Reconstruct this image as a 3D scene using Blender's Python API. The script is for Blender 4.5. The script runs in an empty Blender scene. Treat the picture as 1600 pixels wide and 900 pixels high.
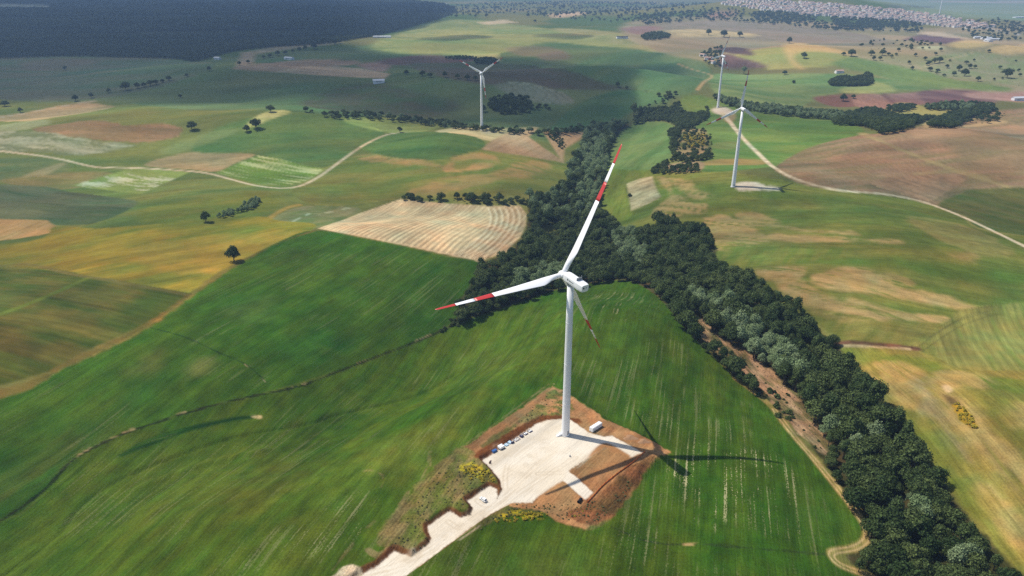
import bpy, math, random
import numpy as np

R = math.radians
rnd = random.Random(7)
sc = bpy.context.scene
col = sc.collection

# ------------------------------------------------------------------ camera
CAM_H, FPX, PITCH = 221.0, 1130.0, R(23.2)          # metres above the pad, focal length in photo pixels, downward pitch
cam_d = bpy.data.cameras.new('camera')
cam_d.sensor_width = 36.0
cam_d.lens = 36.0 * FPX / 1600.0
cam_d.clip_start = 1.0
cam_d.clip_end = 90000.0
cam = bpy.data.objects.new('camera', cam_d)
cam.location = (0, 0, CAM_H)
cam.rotation_euler = (R(90) - PITCH, 0, 0)
col.objects.link(cam)
sc.camera = cam

# ------------------------------------------------------------------ sky, sun, exposure
SUN_EL, SUN_AZ = R(59.0), R(290.0)                   # azimuth from +Y towards +X
SUN = np.array([math.sin(SUN_AZ) * math.cos(SUN_EL), math.cos(SUN_AZ) * math.cos(SUN_EL), math.sin(SUN_EL)])
world = bpy.data.worlds.new('World')
sc.world = world
world.use_nodes = True
wn = world.node_tree
sky = wn.nodes.new('ShaderNodeTexSky')
sky.sky_type = 'NISHITA'
sky.sun_disc = False
sky.sun_elevation = SUN_EL
sky.sun_rotation = SUN_AZ
sky.air_density = 1.0
sky.dust_density = 1.0
wn.links.new(sky.outputs[0], wn.nodes['Background'].inputs[0])
wn.nodes['Background'].inputs[1].default_value = 0.12
sun_d = bpy.data.lights.new('sun', 'SUN')
sun_d.energy = 4.6
sun_d.angle = R(0.53)
sun_d.color = (1.0, 0.94, 0.84)
sun = bpy.data.objects.new('sun', sun_d)
sun.rotation_euler = (R(90) - SUN_EL, 0, math.pi - SUN_AZ)
col.objects.link(sun)
vs = sc.view_settings
vs.view_transform = 'Standard'
vs.look = 'None'
vs.gamma = 1.0
vs.use_curve_mapping = False
vs.exposure = 0.08
cy = sc.cycles
cy.use_denoising = False
cy.max_bounces = 5
cy.diffuse_bounces = 2
cy.transparent_max_bounces = 8
cy.volume_bounces = 0
cy.use_adaptive_sampling = False
KLUM = 1.50            # how much brighter a horizontal surface shows than its base colour

# ------------------------------------------------------------------ small helpers
def lin(c):
    c = np.asarray(c, float) / 255.0
    return np.where(c <= 0.04045, c / 12.92, ((c + 0.055) / 1.055) ** 2.4)

def alb(c):
    return lin(c) / KLUM

def sstep(a, b, x):
    t = np.clip((x - a) / (b - a), 0, 1)
    return t * t * (3 - 2 * t)

def hash2(ix, iy, seed):
    h = (ix.astype(np.int64) * 374761393 + iy.astype(np.int64) * 668265263 + seed * 974634541) & 0xFFFFFFFF
    h = ((h ^ (h >> 13)) * 1274126177) & 0xFFFFFFFF
    return ((h ^ (h >> 16)) & 0xFFFFFF) / float(0xFFFFFF)

def vnoise(x, y, seed=0):
    """smooth value noise in 0..1"""
    ix, iy = np.floor(x), np.floor(y)
    fx, fy = x - ix, y - iy
    fx = fx * fx * fx * (fx * (fx * 6 - 15) + 10)
    fy = fy * fy * fy * (fy * (fy * 6 - 15) + 10)
    a, b = hash2(ix, iy, seed), hash2(ix + 1, iy, seed)
    c, d = hash2(ix, iy + 1, seed), hash2(ix + 1, iy + 1, seed)
    return (a + (b - a) * fx) * (1 - fy) + (c + (d - c) * fx) * fy

def fbm(x, y, seed=0, octv=3, gain=0.5):
    s, a, t = 0.0, 1.0, 0.0
    for o in range(octv):
        s = s + a * vnoise(x * 2 ** o + 17.3 * o, y * 2 ** o - 9.1 * o, seed + o)
        t += a
        a *= gain
    return s / t

def seg_dist(x, y, P, closed=False):
    P = np.asarray(P, float)
    Q = np.roll(P, -1, 0) if closed else P[1:]
    A = P if closed else P[:-1]
    best = np.full(x.shape, 1e18)
    for (ax, ay), (bx, by) in zip(A, Q):
        dx, dy = bx - ax, by - ay
        L = dx * dx + dy * dy + 1e-9
        t = np.clip(((x - ax) * dx + (y - ay) * dy) / L, 0, 1)
        best = np.minimum(best, (x - ax - t * dx) ** 2 + (y - ay - t * dy) ** 2)
    return np.sqrt(best)

def inside(x, y, P):
    P = np.asarray(P, float)
    r = np.zeros(x.shape, bool)
    Q = np.roll(P, -1, 0)
    for (ax, ay), (bx, by) in zip(P, Q):
        if ay == by:
            continue
        c = (ay > y) != (by > y)
        r ^= c & (x < (bx - ax) * (y - ay) / (by - ay) + ax)
    return r

def catmull(P, n=6, closed=False):
    P = np.asarray(P, float)
    N = len(P)
    out = []
    rng = range(N) if closed else range(N - 1)
    for i in rng:
        p0 = P[(i - 1) % N] if closed or i > 0 else P[0]
        p1, p2 = P[i], P[(i + 1) % N]
        p3 = P[(i + 2) % N] if closed or i + 2 < N else P[-1]
        for k in range(n):
            t = k / n
            out.append(0.5 * ((2 * p1) + (-p0 + p2) * t + (2 * p0 - 5 * p1 + 4 * p2 - p3) * t * t + (-p0 + 3 * p1 - 3 * p2 + p3) * t ** 3))
    if not closed:
        out.append(P[-1])
    return np.array(out)

def dense(P, n=5, closed=False):
    P = np.asarray(P, float)
    Q = np.roll(P, -1, 0) if closed else P[1:]
    A = P if closed else P[:-1]
    out = [a + (b - a) * k / n for a, b in zip(A, Q) for k in range(n)]
    if not closed:
        out.append(P[-1])
    return np.array(out)

def pix_dir(P):
    """photo pixel -> (bearing, tangent of the depression angle)"""
    P = np.atleast_2d(np.asarray(P, float))
    a, b = (P[:, 0] - 800) / FPX, (450 - P[:, 1]) / FPX
    c, s = math.cos(PITCH), math.sin(PITCH)
    dx, dy, dz = a, c + b * s, -s + b * c
    hor = np.hypot(dx, dy)
    return np.arctan2(dx, dy), -dz / hor

def flat(P, z=0.0):
    ph, td = pix_dir(P)
    r = (CAM_H - z) / np.maximum(td, 0.004)
    return np.stack([r * np.sin(ph), r * np.cos(ph)], 1)

def to_pix(x, y, z):
    c, s = math.cos(PITCH), math.sin(PITCH)
    dz = z - CAM_H
    d = y * c - dz * s
    return 800 + FPX * x / d, 450 - FPX * (y * s + dz * c) / d

def tag(o, label=None, cat=None, group=None, kind=None):
    if label: o['label'] = label
    if cat: o['category'] = cat
    if group: o['group'] = group
    if kind: o['kind'] = kind
    return o

def link(name, data, parent=None):
    o = bpy.data.objects.new(name, data)
    col.objects.link(o)
    if parent is not None:
        o.parent = parent
    return o

class MB:
    """collects faces, then builds ONE mesh"""
    def __init__(s):
        s.v, s.f, s.m = [], [], []
    def add(s, V, Fc, mi=0):
        n = len(s.v)
        s.v += [tuple(map(float, p)) for p in V]
        s.f += [tuple(i + n for i in f) for f in Fc]
        s.m += [mi] * len(Fc)
        return s
    def box(s, c, d, rz=0.0, mi=0, top=1.0):
        x, y, z = d[0] / 2, d[1] / 2, d[2] / 2
        V = [(-x, -y, -z), (x, -y, -z), (x, y, -z), (-x, y, -z), (-x * top, -y * top, z), (x * top, -y * top, z), (x * top, y * top, z), (-x * top, y * top, z)]
        ca, sa = math.cos(rz), math.sin(rz)
        V = [(c[0] + p[0] * ca - p[1] * sa, c[1] + p[0] * sa + p[1] * ca, c[2] + p[2]) for p in V]
        return s.add(V, [(3, 2, 1, 0), (4, 5, 6, 7), (0, 1, 5, 4), (1, 2, 6, 5), (2, 3, 7, 6), (3, 0, 4, 7)], mi)
    def tube(s, pts, rad, n=8, mi=0, caps=True):
        pts = [np.asarray(p, float) for p in pts]
        V, Fc = [], []
        for i, p in enumerate(pts):
            t = pts[min(i + 1, len(pts) - 1)] - pts[max(i - 1, 0)]
            t = t / (np.linalg.norm(t) + 1e-9)
            a = np.cross(t, (0, 0, 1.0)) if abs(t[2]) < 0.95 else np.cross(t, (1.0, 0, 0))
            a /= np.linalg.norm(a)
            b = np.cross(t, a)
            for k in range(n):
                w = 2 * math.pi * k / n
                V.append(p + rad[i] * (math.cos(w) * a + math.sin(w) * b))
        for i in range(len(pts) - 1):
            for k in range(n):
                k2 = (k + 1) % n
                Fc.append((i * n + k, (i + 1) * n + k, (i + 1) * n + k2, i * n + k2))
        if caps:
            Fc.append(tuple(range(n)))
            Fc.append(tuple(reversed(range((len(pts) - 1) * n, len(pts) * n))))
        return s.add(V, Fc, mi)
    def mesh(s, name, mats, smooth=False):
        me = bpy.data.meshes.new(name)
        me.from_pydata(s.v, [], s.f)
        for m in (mats if isinstance(mats, (list, tuple)) else [mats]):
            me.materials.append(m)
        me.polygons.foreach_set('material_index', s.m)
        if smooth:
            me.polygons.foreach_set('use_smooth', [True] * len(s.f))
        me.update()
        return me
    def build(s, name, mats, parent=None, smooth=False, bevel=0):
        o = link(name, s.mesh(name, mats, smooth), parent)
        if bevel:
            b = o.modifiers.new('bevel', 'BEVEL')
            b.width = bevel
            b.segments = 2
        return o

# ------------------------------------------------------------------ materials
def new_mat(name):
    m = bpy.data.materials.new(name)
    m.use_nodes = True
    return m, m.node_tree, m.node_tree.nodes['Principled BSDF']

def mat_plain(name, c, rough=0.6, metal=0.0, var=0.08, scale=3.0, spec=0.3):
    m, nt, b = new_mat(name)
    tc = nt.nodes.new('ShaderNodeTexCoord')
    no = nt.nodes.new('ShaderNodeTexNoise')
    no.inputs['Scale'].default_value = scale
    no.inputs['Detail'].default_value = 4
    nt.links.new(tc.outputs['Object'], no.inputs['Vector'])
    mr = nt.nodes.new('ShaderNodeMapRange')
    mr.inputs['To Min'].default_value = 1 - var
    mr.inputs['To Max'].default_value = 1 + var
    nt.links.new(no.outputs['Fac'], mr.inputs['Value'])
    mx = nt.nodes.new('ShaderNodeVectorMath')
    mx.operation = 'SCALE'
    mx.inputs[0].default_value = c
    nt.links.new(mr.outputs[0], mx.inputs['Scale'])
    nt.links.new(mx.outputs[0], b.inputs['Base Color'])
    b.inputs['Roughness'].default_value = rough
    b.inputs['Metallic'].default_value = metal
    b.inputs['Specular IOR Level'].default_value = spec
    return m

def mat_leaf(name, c, c2, var=0.5):
    """leaf colour that changes a little from tree to tree and from clump to clump"""
    m, nt, b = new_mat(name)
    oi = nt.nodes.new('ShaderNodeObjectInfo')
    geo = nt.nodes.new('ShaderNodeNewGeometry')
    mixr = nt.nodes.new('ShaderNodeMix'); mixr.data_type = 'RGBA'
    mixr.inputs['A'].default_value = (*c, 1)
    mixr.inputs['B'].default_value = (*c2, 1)
    nt.links.new(oi.outputs['Random'], mixr.inputs['Factor'])
    mr = nt.nodes.new('ShaderNodeMapRange')
    mr.inputs['To Min'].default_value = 1 - var
    mr.inputs['To Max'].default_value = 1 + var
    nt.links.new(geo.outputs['Random Per Island'], mr.inputs['Value'])
    sc_ = nt.nodes.new('ShaderNodeVectorMath'); sc_.operation = 'SCALE'
    nt.links.new(mixr.outputs['Result'], sc_.inputs[0])
    nt.links.new(mr.outputs[0], sc_.inputs['Scale'])
    nt.links.new(sc_.outputs[0], b.inputs['Base Color'])
    b.inputs['Roughness'].default_value = 0.7
    b.inputs['Specular IOR Level'].default_value = 0.15
    tr = nt.nodes.new('ShaderNodeBsdfTranslucent')
    nt.links.new(sc_.outputs[0], tr.inputs[0])
    ms = nt.nodes.new('ShaderNodeMixShader')
    ms.inputs[0].default_value = 0.25
    out = nt.nodes['Material Output']
    nt.links.new(b.outputs[0], ms.inputs[1])
    nt.links.new(tr.outputs[0], ms.inputs[2])
    nt.links.new(ms.outputs[0], out.inputs[0])
    return m

def mat_ground():
    """field colour from the land's own colour attribute; drill rows, grain and bleached rows run along each field's direction"""
    m, nt, b = new_mat('field_ground')
    def nd(t): return nt.nodes.new(t)
    def attr(n):
        k = nd('ShaderNodeAttribute'); k.attribute_name = n
        return k
    def math_(op, p, q=None, r=None):
        k = nd('ShaderNodeMath'); k.operation = op
        for i, v in enumerate((p, q, r)):
            if v is None: continue
            if isinstance(v, (int, float)): k.inputs[i].default_value = v
            else: nt.links.new(v, k.inputs[i])
        return k.outputs[0]
    def noise(vec, scale, detail, rough=.6, dim='2D'):
        k = nd('ShaderNodeTexNoise'); k.noise_dimensions = dim
        k.inputs['Scale'].default_value = scale
        k.inputs['Detail'].default_value = detail
        k.inputs['Roughness'].default_value = rough
        nt.links.new(vec, k.inputs['Vector'])
        return k.outputs['Fac']
    geo = nd('ShaderNodeNewGeometry')
    sp = nd('ShaderNodeSeparateXYZ'); nt.links.new(geo.outputs['Position'], sp.inputs[0])
    ang = attr('Dir').outputs['Fac']
    co, si = math_('COSINE', ang), math_('SINE', ang)
    X_, Y_ = sp.outputs[0], sp.outputs[1]
    al = math_('ADD', math_('MULTIPLY', X_, co), math_('MULTIPLY', Y_, si))
    ac = math_('SUBTRACT', math_('MULTIPLY', X_, si), math_('MULTIPLY', Y_, co))
    wob = math_('MULTIPLY', math_('SUBTRACT', noise(geo.outputs['Position'], .012, 1), .5), 2.0)
    ac = math_('ADD', ac, wob)
    def vec(sa, sc):
        c = nd('ShaderNodeCombineXYZ')
        nt.links.new(math_('MULTIPLY', al, sa), c.inputs[0]); nt.links.new(math_('MULTIPLY', ac, sc), c.inputs[1])
        return c.outputs[0]
    rows = noise(vec(.05, 1.1), 1.0, 3)
    wide = noise(vec(.022, .28), 1.0, 2)
    fine = noise(geo.outputs['Position'], .9, 5, .7)
    mid = noise(geo.outputs['Position'], .11, 4)
    sm = math_('ADD', math_('ADD', math_('MULTIPLY', math_('SUBTRACT', rows, .5), .75), math_('MULTIPLY', math_('SUBTRACT', wide, .5), .5)),
               math_('ADD', math_('MULTIPLY', math_('SUBTRACT', fine, .5), 1.3), math_('MULTIPLY', math_('SUBTRACT', mid, .5), .8)))
    br = math_('MAXIMUM', math_('ADD', math_('MULTIPLY', sm, attr('Grain').outputs['Fac']), 1.0), .25)
    sc_ = nd('ShaderNodeVectorMath'); sc_.operation = 'SCALE'
    nt.links.new(attr('Col').outputs['Color'], sc_.inputs[0]); nt.links.new(br, sc_.inputs['Scale'])
    bl = nd('ShaderNodeMapRange'); bl.interpolation_type = 'SMOOTHSTEP'
    bl.inputs['From Min'].default_value = .60; bl.inputs['From Max'].default_value = .69
    nt.links.new(math_('ADD', math_('MULTIPLY', noise(vec(.012, .55), 1.0, 1), .62), math_('MULTIPLY', noise(vec(.9, 1.6), 1.0, 3), .46)), bl.inputs['Value'])
    fac = math_('MINIMUM', math_('MULTIPLY', bl.outputs[0], attr('Bleach').outputs['Fac']), .95)
    mx = nd('ShaderNodeMix'); mx.data_type = 'RGBA'
    nt.links.new(fac, mx.inputs['Factor']); nt.links.new(sc_.outputs[0], mx.inputs['A'])
    mx.inputs['B'].default_value = (.36, .33, .17, 1)
    nt.links.new(mx.outputs['Result'], b.inputs['Base Color'])
    b.inputs['Roughness'].default_value = 0.95
    b.inputs['Specular IOR Level'].default_value = 0.05
    bp = nd('ShaderNodeBump')
    bp.inputs['Strength'].default_value = 0.5
    bp.inputs['Distance'].default_value = 0.5
    nt.links.new(math_('ADD', fine, rows), bp.inputs['Height'])
    nt.links.new(bp.outputs[0], b.inputs['Normal'])
    return m

M_GROUND = mat_ground()
M_BARK = mat_plain('bark', (0.09, 0.07, 0.05), 0.9)
M_LEAF_DARK = mat_leaf('oak_leaves', (0.034, 0.062, 0.016), (0.105, 0.140, 0.042))
M_LEAF_WILLOW = mat_leaf('willow_leaves', (0.165, 0.235, 0.10), (0.25, 0.32, 0.16), 0.25)
M_LEAF_MID = mat_leaf('mid_leaves', (0.055, 0.090, 0.028), (0.085, 0.120, 0.035))
M_LEAF_FAR = mat_leaf('far_forest_leaves', (0.020, 0.040, 0.018), (0.095, 0.130, 0.060), .6)
M_WHITE = mat_plain('white_turbine_paint', (0.85, 0.855, 0.86), 0.35, var=0.02, scale=0.3, spec=0.5)
M_RED = mat_plain('red_band_paint', (0.50, 0.035, 0.030), 0.4, var=0.04, scale=0.5, spec=0.5)
M_GREY = mat_plain('grey_metal', (0.30, 0.32, 0.34), 0.45, 0.3)
M_DARKGREY = mat_plain('dark_grey', (0.045, 0.045, 0.05), 0.5)
M_CONC = mat_plain('concrete', (0.52, 0.50, 0.46), 0.85, var=0.15)

# ================================================================== TERRAIN
# polar sheet round the drone's foot point: fine where one looks, coarse elsewhere
fine = np.arange(-52.0, 52.01, 0.08)
coarse = np.arange(56.0, 304.1, 4.0)
PHI = np.radians(np.concatenate([fine, coarse]))       # the last column joins the first one
rows = [0.5, 60, 110, 150, 172, 185]
while rows[-1] < 11500:
    r = rows[-1]
    rows.append(r + 0.92 * (r * r + CAM_H ** 2) / (CAM_H * 723.0))
while rows[-1] < 30000:
    rows.append(rows[-1] * 1.15)
RAD = np.array(rows)
NF, NC, NR = len(fine), len(PHI), len(RAD)
GX = RAD[:, None] * np.sin(PHI)[None, :]
GY = RAD[:, None] * np.cos(PHI)[None, :]
DPHI = math.radians(0.08)

V_WOOD = [flat(catmull(p, 4)) for p in (
    [(690, 520), (740, 490), (800, 440), (860, 395), (915, 350), (895, 310), (925, 240), (985, 188), (1060, 172)],
    [(915, 350), (1000, 400), (1080, 460), (1190, 555), (1320, 690), (1400, 790), (1480, 900), (1560, 1010)])]
V_GULLY = [flat(catmull(p, 4)) for p in (
    [(-60, 850), (0, 815), (110, 722), (230, 665), (400, 618), (530, 580), (660, 530), (740, 490)],
    [(560, 318), (640, 308), (740, 312), (830, 320), (895, 330)],
    [(1275, 505), (1330, 540), (1420, 545), (1520, 495), (1600, 470)])]
V_BANK = flat(catmull([(196, 706), (235, 691), (300, 670), (370, 655), (398, 651)], 4))
V_DITCH = flat(catmull([(-60, 850), (0, 815), (70, 765), (110, 722), (165, 690), (230, 665), (330, 634), (400, 618), (470, 603), (530, 580), (600, 553), (660, 530), (712, 507)], 4))
#        px   py    height  radius across/along the view  (rounded hills one can read from the shading)
HILLS = [(690, 235, 10, 90, 70), (470, 205, 14, 150, 130), (760, 205, 8, 90, 80), (1110, 160, 16, 120, 160),
         (1180, 300, 10, 110, 90), (1400, 250, 20, 220, 200), (1400, 390, 10, 110, 80), (1500, 640, 10, 80, 90),
         (250, 330, 10, 160, 120), (120, 470, 8, 110, 80), (200, 205, 16, 220, 160), (880, 130, 22, 260, 260),
         (690, 150, 20, 260, 200), (1250, 95, 25, 300, 260), (1480, 90, 25, 400, 400), (330, 130, 22, 420, 300),
         (1000, 60, 20, 500, 400), (1140, 27, 78, 700, 480), (1300, 29, 62, 600, 480), (1430, 33, 34, 500, 420), (960, 140, 14, 160, 160),
         (925, 492, 21, 85, 62), (1140, 700, 5, 60, 60), (420, 790, 5, 70, 60), (350, 560, 6, 80, 60), (920, 560, 5, 90, 80), (600, 370, 5, 110, 70), (1230, 450, 6, 80, 60)]

def height_natural(x, y):
    d = np.hypot(x, y)
    h = np.zeros_like(x)
    k1 = sstep(420, 800, d) * (1 - sstep(2200, 3500, d))
    k2 = sstep(700, 1500, d) * (1 - sstep(6500, 9000, d))
    h += k1 * 30 * (fbm(x / 290 + 3.1, y / 230 + 8.7, 11, 3, .42) - 0.5)
    h += k2 * 30 * (fbm(x / 700 + 1.7, y / 700 + 4.2, 23, 2) - 0.5)
    h += 1.6 * (fbm(x / 70, y / 70, 31, 2) - 0.5)
    for P in V_WOOD:
        q = seg_dist(x, y, P)
        h -= (19 * np.exp(-(q / 70) ** 2)) * 1.0
    for P, a, w in zip(V_GULLY, (27, 8, 8), (85, 60, 45)):
        h -= a * np.exp(-(seg_dist(x, y, P) / w) ** 2)
    for px, py, a, rx, ry in HILLS:
        c = flat([(px, py)])[0]
        u = c / np.linalg.norm(c)
        al = (x - c[0]) * u[0] + (y - c[1]) * u[1]
        ac = (x - c[0]) * u[1] - (y - c[1]) * u[0]
        a = a * (1.5 if 380 > py > 80 else 1.0)
        h += a * np.exp(-(al / ry) ** 2 - (ac / rx) ** 2)
    h += 1.7 * np.exp(-(seg_dist(x, y, V_BANK) / 3.2) ** 2)
    h -= 1.3 * np.exp(-(seg_dist(x, y, V_DITCH) / 1.6) ** 2)
    # the slope on which the turbine platform was cut and filled
    w = np.exp(-(np.hypot(x - 28, (y - 305) * 0.8) / 95) ** 4)
    pl = 2.6 - 0.068 * (x + 25) + 0.008 * (y - 305)
    return h * (1 - w) + pl * w

GZ = height_natural(GX, GY)

def col_of(ph):
    d = np.degrees(ph)
    return np.clip((d - fine[0]) / 0.08, 0, NF - 1.001)

def height_at(x, y):
    x, y = np.atleast_1d(np.asarray(x, float)), np.atleast_1d(np.asarray(y, float))
    c = col_of(np.arctan2(x, y))
    r = np.clip(np.interp(np.hypot(x, y), RAD, np.arange(NR)), 0, NR - 1.001)
    i, j = r.astype(int), c.astype(int)
    a, b = r - i, c - j
    return (GZ[i, j] * (1 - b) + GZ[i, j + 1] * b) * (1 - a) + (GZ[i + 1, j] * (1 - b) + GZ[i + 1, j + 1] * b) * a

def ground_pts(P, up=0.0):
    """photo pixels -> points on the terrain (first hit along each line of sight)"""
    ph, td = pix_dir(P)
    c = col_of(ph)
    out = []
    for p, t, cc in zip(ph, td, c):
        j = int(cc); b = cc - j
        z = GZ[:, j] * (1 - b) + GZ[:, j + 1] * b + up
        f = CAM_H - RAD * t - z
        k = np.nonzero(f[5:] < 0)[0]
        if len(k) == 0:
            r = RAD[-12]
        else:
            k = k[0] + 5
            r = RAD[k - 1] + (RAD[k] - RAD[k - 1]) * f[k - 1] / (f[k - 1] - f[k])
        out.append((r * math.sin(p), r * math.cos(p)))
    return np.array(out)

# ---- the turbine platform, its slip road and the banks round them
PAD_PX = [(890, 655), (877.8, 654.7), (856, 656), (838.7, 661.8), (820.9, 674), (785, 699), (758.7, 716), (753, 719), (767.6, 733), (781.8, 750.7),
          (784.6, 765), (777, 778), (776.4, 763), (764, 759.6), (730, 782.7), (739, 793), (735.6, 804), (721, 809), (703, 800), (693, 805),
          (668.7, 823), (668.7, 831.6), (673.6, 841), (671, 848.7), (644, 870), (615, 861), (590.5, 883), (558.7, 897.6), (500, 935), (560, 960), (632, 899),
          (656, 883), (703, 848.7), (744.5, 817), (769, 800), (800, 783), (831.5, 781), (842, 772), (879.5, 750.7), (897, 763), (915, 773.8), (925.8, 765), (888, 736), (909.8, 722),
          (927.5, 711.6), (945, 697), (966.7, 708), (984, 715), (1004, 707), (977, 692), (956, 681), (945, 683), (920, 676)]
FLAT_PX = PAD_PX[:36] + [(842, 790), (880, 790), (918, 780), (950, 757), (975, 737), (1000, 722), (1022, 708), (1015, 692), (985, 675), (950, 660), (915, 652)]
EARTH_PX = [(727, 703), (796, 653), (830, 628), (863, 602), (878, 607), (894, 617), (949, 651), (995, 676), (1048, 695), (1041, 704), (1020, 719), (999, 738), (977, 772),
            (956, 797), (913, 822), (871, 813), (853, 799), (796, 793), (783, 750), (757, 720)]
PAD, FLAT, EARTH = flat(PAD_PX), flat(FLAT_PX), flat(EARTH_PX)

def near(mx):
    return (np.abs(GX - 15) < mx) & (GY > 150) & (GY < 430)

nm = near(130)
x, y, z = GX[nm], GY[nm], GZ[nm]
sd = np.where(inside(x, y, FLAT), -1, 1) * seg_dist(x, y, FLAT, True)
lvl = (1 - sstep(262, 288, y)) * (z - 1.7)
bank = 2.0 + 7.0 * sstep(30, 62, x + 0.25 * (300 - y))
k = 1 - sstep(0.0, 1.0, sd / bank)
z = z * (1 - k) + lvl * k
rough = sstep(-0.5, 2.0, sd) * (1 - sstep(6, 13, sd)) * inside(x, y, EARTH)
z = z + rough * 0.9 * (fbm(x / 2.2, y / 2.2, 5, 2) - 0.5)
GZ[nm] = z

# ================================================================== FIELDS: colour, grain and which piece of land a point belongs to
COLR = np.zeros((NR, NC, 3))
GRAIN = np.full((NR, NC), 0.5)
DIRA = np.zeros((NR, NC))
BLEACH = np.zeros((NR, NC))
IDS = np.zeros((NR, NC), np.int16)
PIECES = [('ground', 'rolling farmland with pale green and tan fields reaching to the horizon')]
CELL = np.maximum(RAD * DPHI, np.gradient(RAD))[:, None] * np.ones((1, NC))
DIST = np.hypot(GX, GY)

def patch_cols(a, b, t):
    return alb(a)[None, :] * (1 - t[:, None]) + alb(b)[None, :] * t[:, None]

base = fbm(GX / 420, GY / 420, 41, 3)
base2 = fbm(GX / 1500, GY / 700, 43, 3)
t = sstep(0.42, 0.62, base)
t2 = sstep(0.45, 0.6, base2)
COLR[:] = (alb((88, 112, 52)) * (1 - t[..., None]) + alb((128, 126, 66)) * t[..., None])
COLR[:] = COLR * (1 - 0.35 * t2[..., None]) + alb((150, 132, 92)) * 0.35 * t2[..., None]

def world_poly(px, smooth=True, raw=False, up=0.0):
    p = np.asarray(px, float)
    p = catmull(p, 4, True) if smooth else dense(p, 4, True)
    return flat(p) if raw else ground_pts(p, up)

def direction(d):
    if d is None:
        return 1.0, 0.0
    w = ground_pts(np.array(d, float))
    v = w[1] - w[0]
    v /= np.linalg.norm(v)
    return v

def select(W, margin):
    lo, hi = W.min(0) - margin, W.max(0) + margin
    m = (GX > lo[0]) & (GX < hi[0]) & (GY > lo[1]) & (GY < hi[1])
    m[:, NF:] = False
    return np.nonzero(m)

def field(px, c1, c2=None, d=None, scale=(60, 12), mix=(0.35, 0.65), stripe=None, soft=1.2, wob=0.0, amount=1.0,
          name=None, label=None, smooth=True, raw=False, grain=None, seed=0, jit=0.10, cov=None):
    """lay one field over the land: two colours mixed by noise that runs along direction d, drill rows as stripes"""
    W = world_poly(px, smooth, raw)
    I, J = select(W, soft * 3 + wob * 2)
    if len(I) == 0:
        return
    x, y = GX[I, J], GY[I, J]
    s = np.where(inside(x, y, W), -1.0, 1.0) * seg_dist(x, y, W, True)
    keep = s < soft * 2 + wob
    I, J, x, y, s = I[keep], J[keep], x[keep], y[keep], s[keep]
    if wob:
        s = s + wob * 2 * (fbm(x / (wob * 2.5), y / (wob * 2.5), seed + 71, 3) - 0.5)
    sf = np.maximum(soft, 0.5 * CELL[I, J])
    a = (1 - sstep(-sf, sf, s)) * amount
    ux, uy = direction(d)
    al, ac = x * ux + y * uy, x * uy - y * ux
    al2 = al + 4 * fbm(x / 90, y / 90, seed + 3, 2)
    ac2 = ac + 5 * fbm(x / 110, y / 110, seed + 5, 2)
    c2 = c1 if c2 is None else c2
    n = 0.6 * fbm(al2 / scale[0], ac2 / scale[1], seed + 9, 4, 0.6) + 0.4 * fbm(x / (scale[0] * 1.3), y / (scale[0] * 1.3), seed + 13, 3)
    cc = patch_cols(c1, c2, sstep(mix[0], mix[1], n))
    br = 1 + jit * 2 * (fbm(al2 / (scale[0] * .5), ac2 / (scale[1] * .35), seed + 19, 3, 0.7) - 0.5)
    if stripe:
        sp, amp = stripe
        fade = np.clip(sp / (1.6 * CELL[I, J]) - 0.4, 0, 1)
        wv = np.sin(2 * np.pi * (ac2 + 1.5 * fbm(x / 60, y / 60, seed + 29, 2)) / sp)
        br = br + amp * fade * wv * (0.5 + fbm(al2 / 50, ac2 / 3, seed + 33, 2))
    if d is not None:      # tramlines and sowing bands
        for sp, amp in ((21.0, .10), (47.0, .08)):
            fade = np.clip(sp / (2.0 * CELL[I, J]) - 0.6, 0, 1)
            ph_ = (ac2 + 3 * fbm(x / 80, y / 80, seed + 43, 2)) / sp
            br = br - amp * fade * sstep(.78, 1.0, np.cos(2 * np.pi * ph_)) * sstep(.3, .7, fbm(al2 / 70, ac2 / 20, seed + 47, 2))
    cc = cc * br[:, None]
    if cov:
        a = a * sstep(cov[0], cov[1], fbm(al2 / cov[2], ac2 / cov[3], seed + 37, 3, 0.6))
    COLR[I, J] = COLR[I, J] * (1 - a[:, None]) + cc * a[:, None]
    if grain is not None:
        GRAIN[I, J] = GRAIN[I, J] * (1 - a) + grain * a
    if d is not None and amount > .9:
        DIRA[I[s < 0], J[s < 0]] = math.atan2(uy, ux)
    if name:
        PIECES.append((name, label))
        IDS[I[s < 0], J[s < 0]] = len(PIECES) - 1

def rows_dir(px, d):
    W = world_poly(px, False)
    I, J = select(W, 0)
    m_ = inside(GX[I, J], GY[I, J], W)
    ux, uy = direction(d)
    DIRA[I[m_], J[m_]] = math.atan2(uy, ux)

def bleach(px, amt, soft=6.0, wob=6.0, patch=12.0, lo=.35, hi=.65, seed=0):
    """how strongly the drill rows have dried out inside an outline"""
    W = world_poly(px)
    I, J = select(W, soft * 2 + wob)
    x, y = GX[I, J], GY[I, J]
    s = np.where(inside(x, y, W), -1.0, 1.0) * seg_dist(x, y, W, True) + wob * 2 * (fbm(x / (wob * 2.5), y / (wob * 2.5), seed + 71, 3) - .5)
    a = (1 - sstep(-soft, soft, s)) * amt * sstep(lo, hi, fbm(x / patch, y / patch, seed + 5, 3))
    BLEACH[I, J] = np.maximum(BLEACH[I, J], a)

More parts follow.
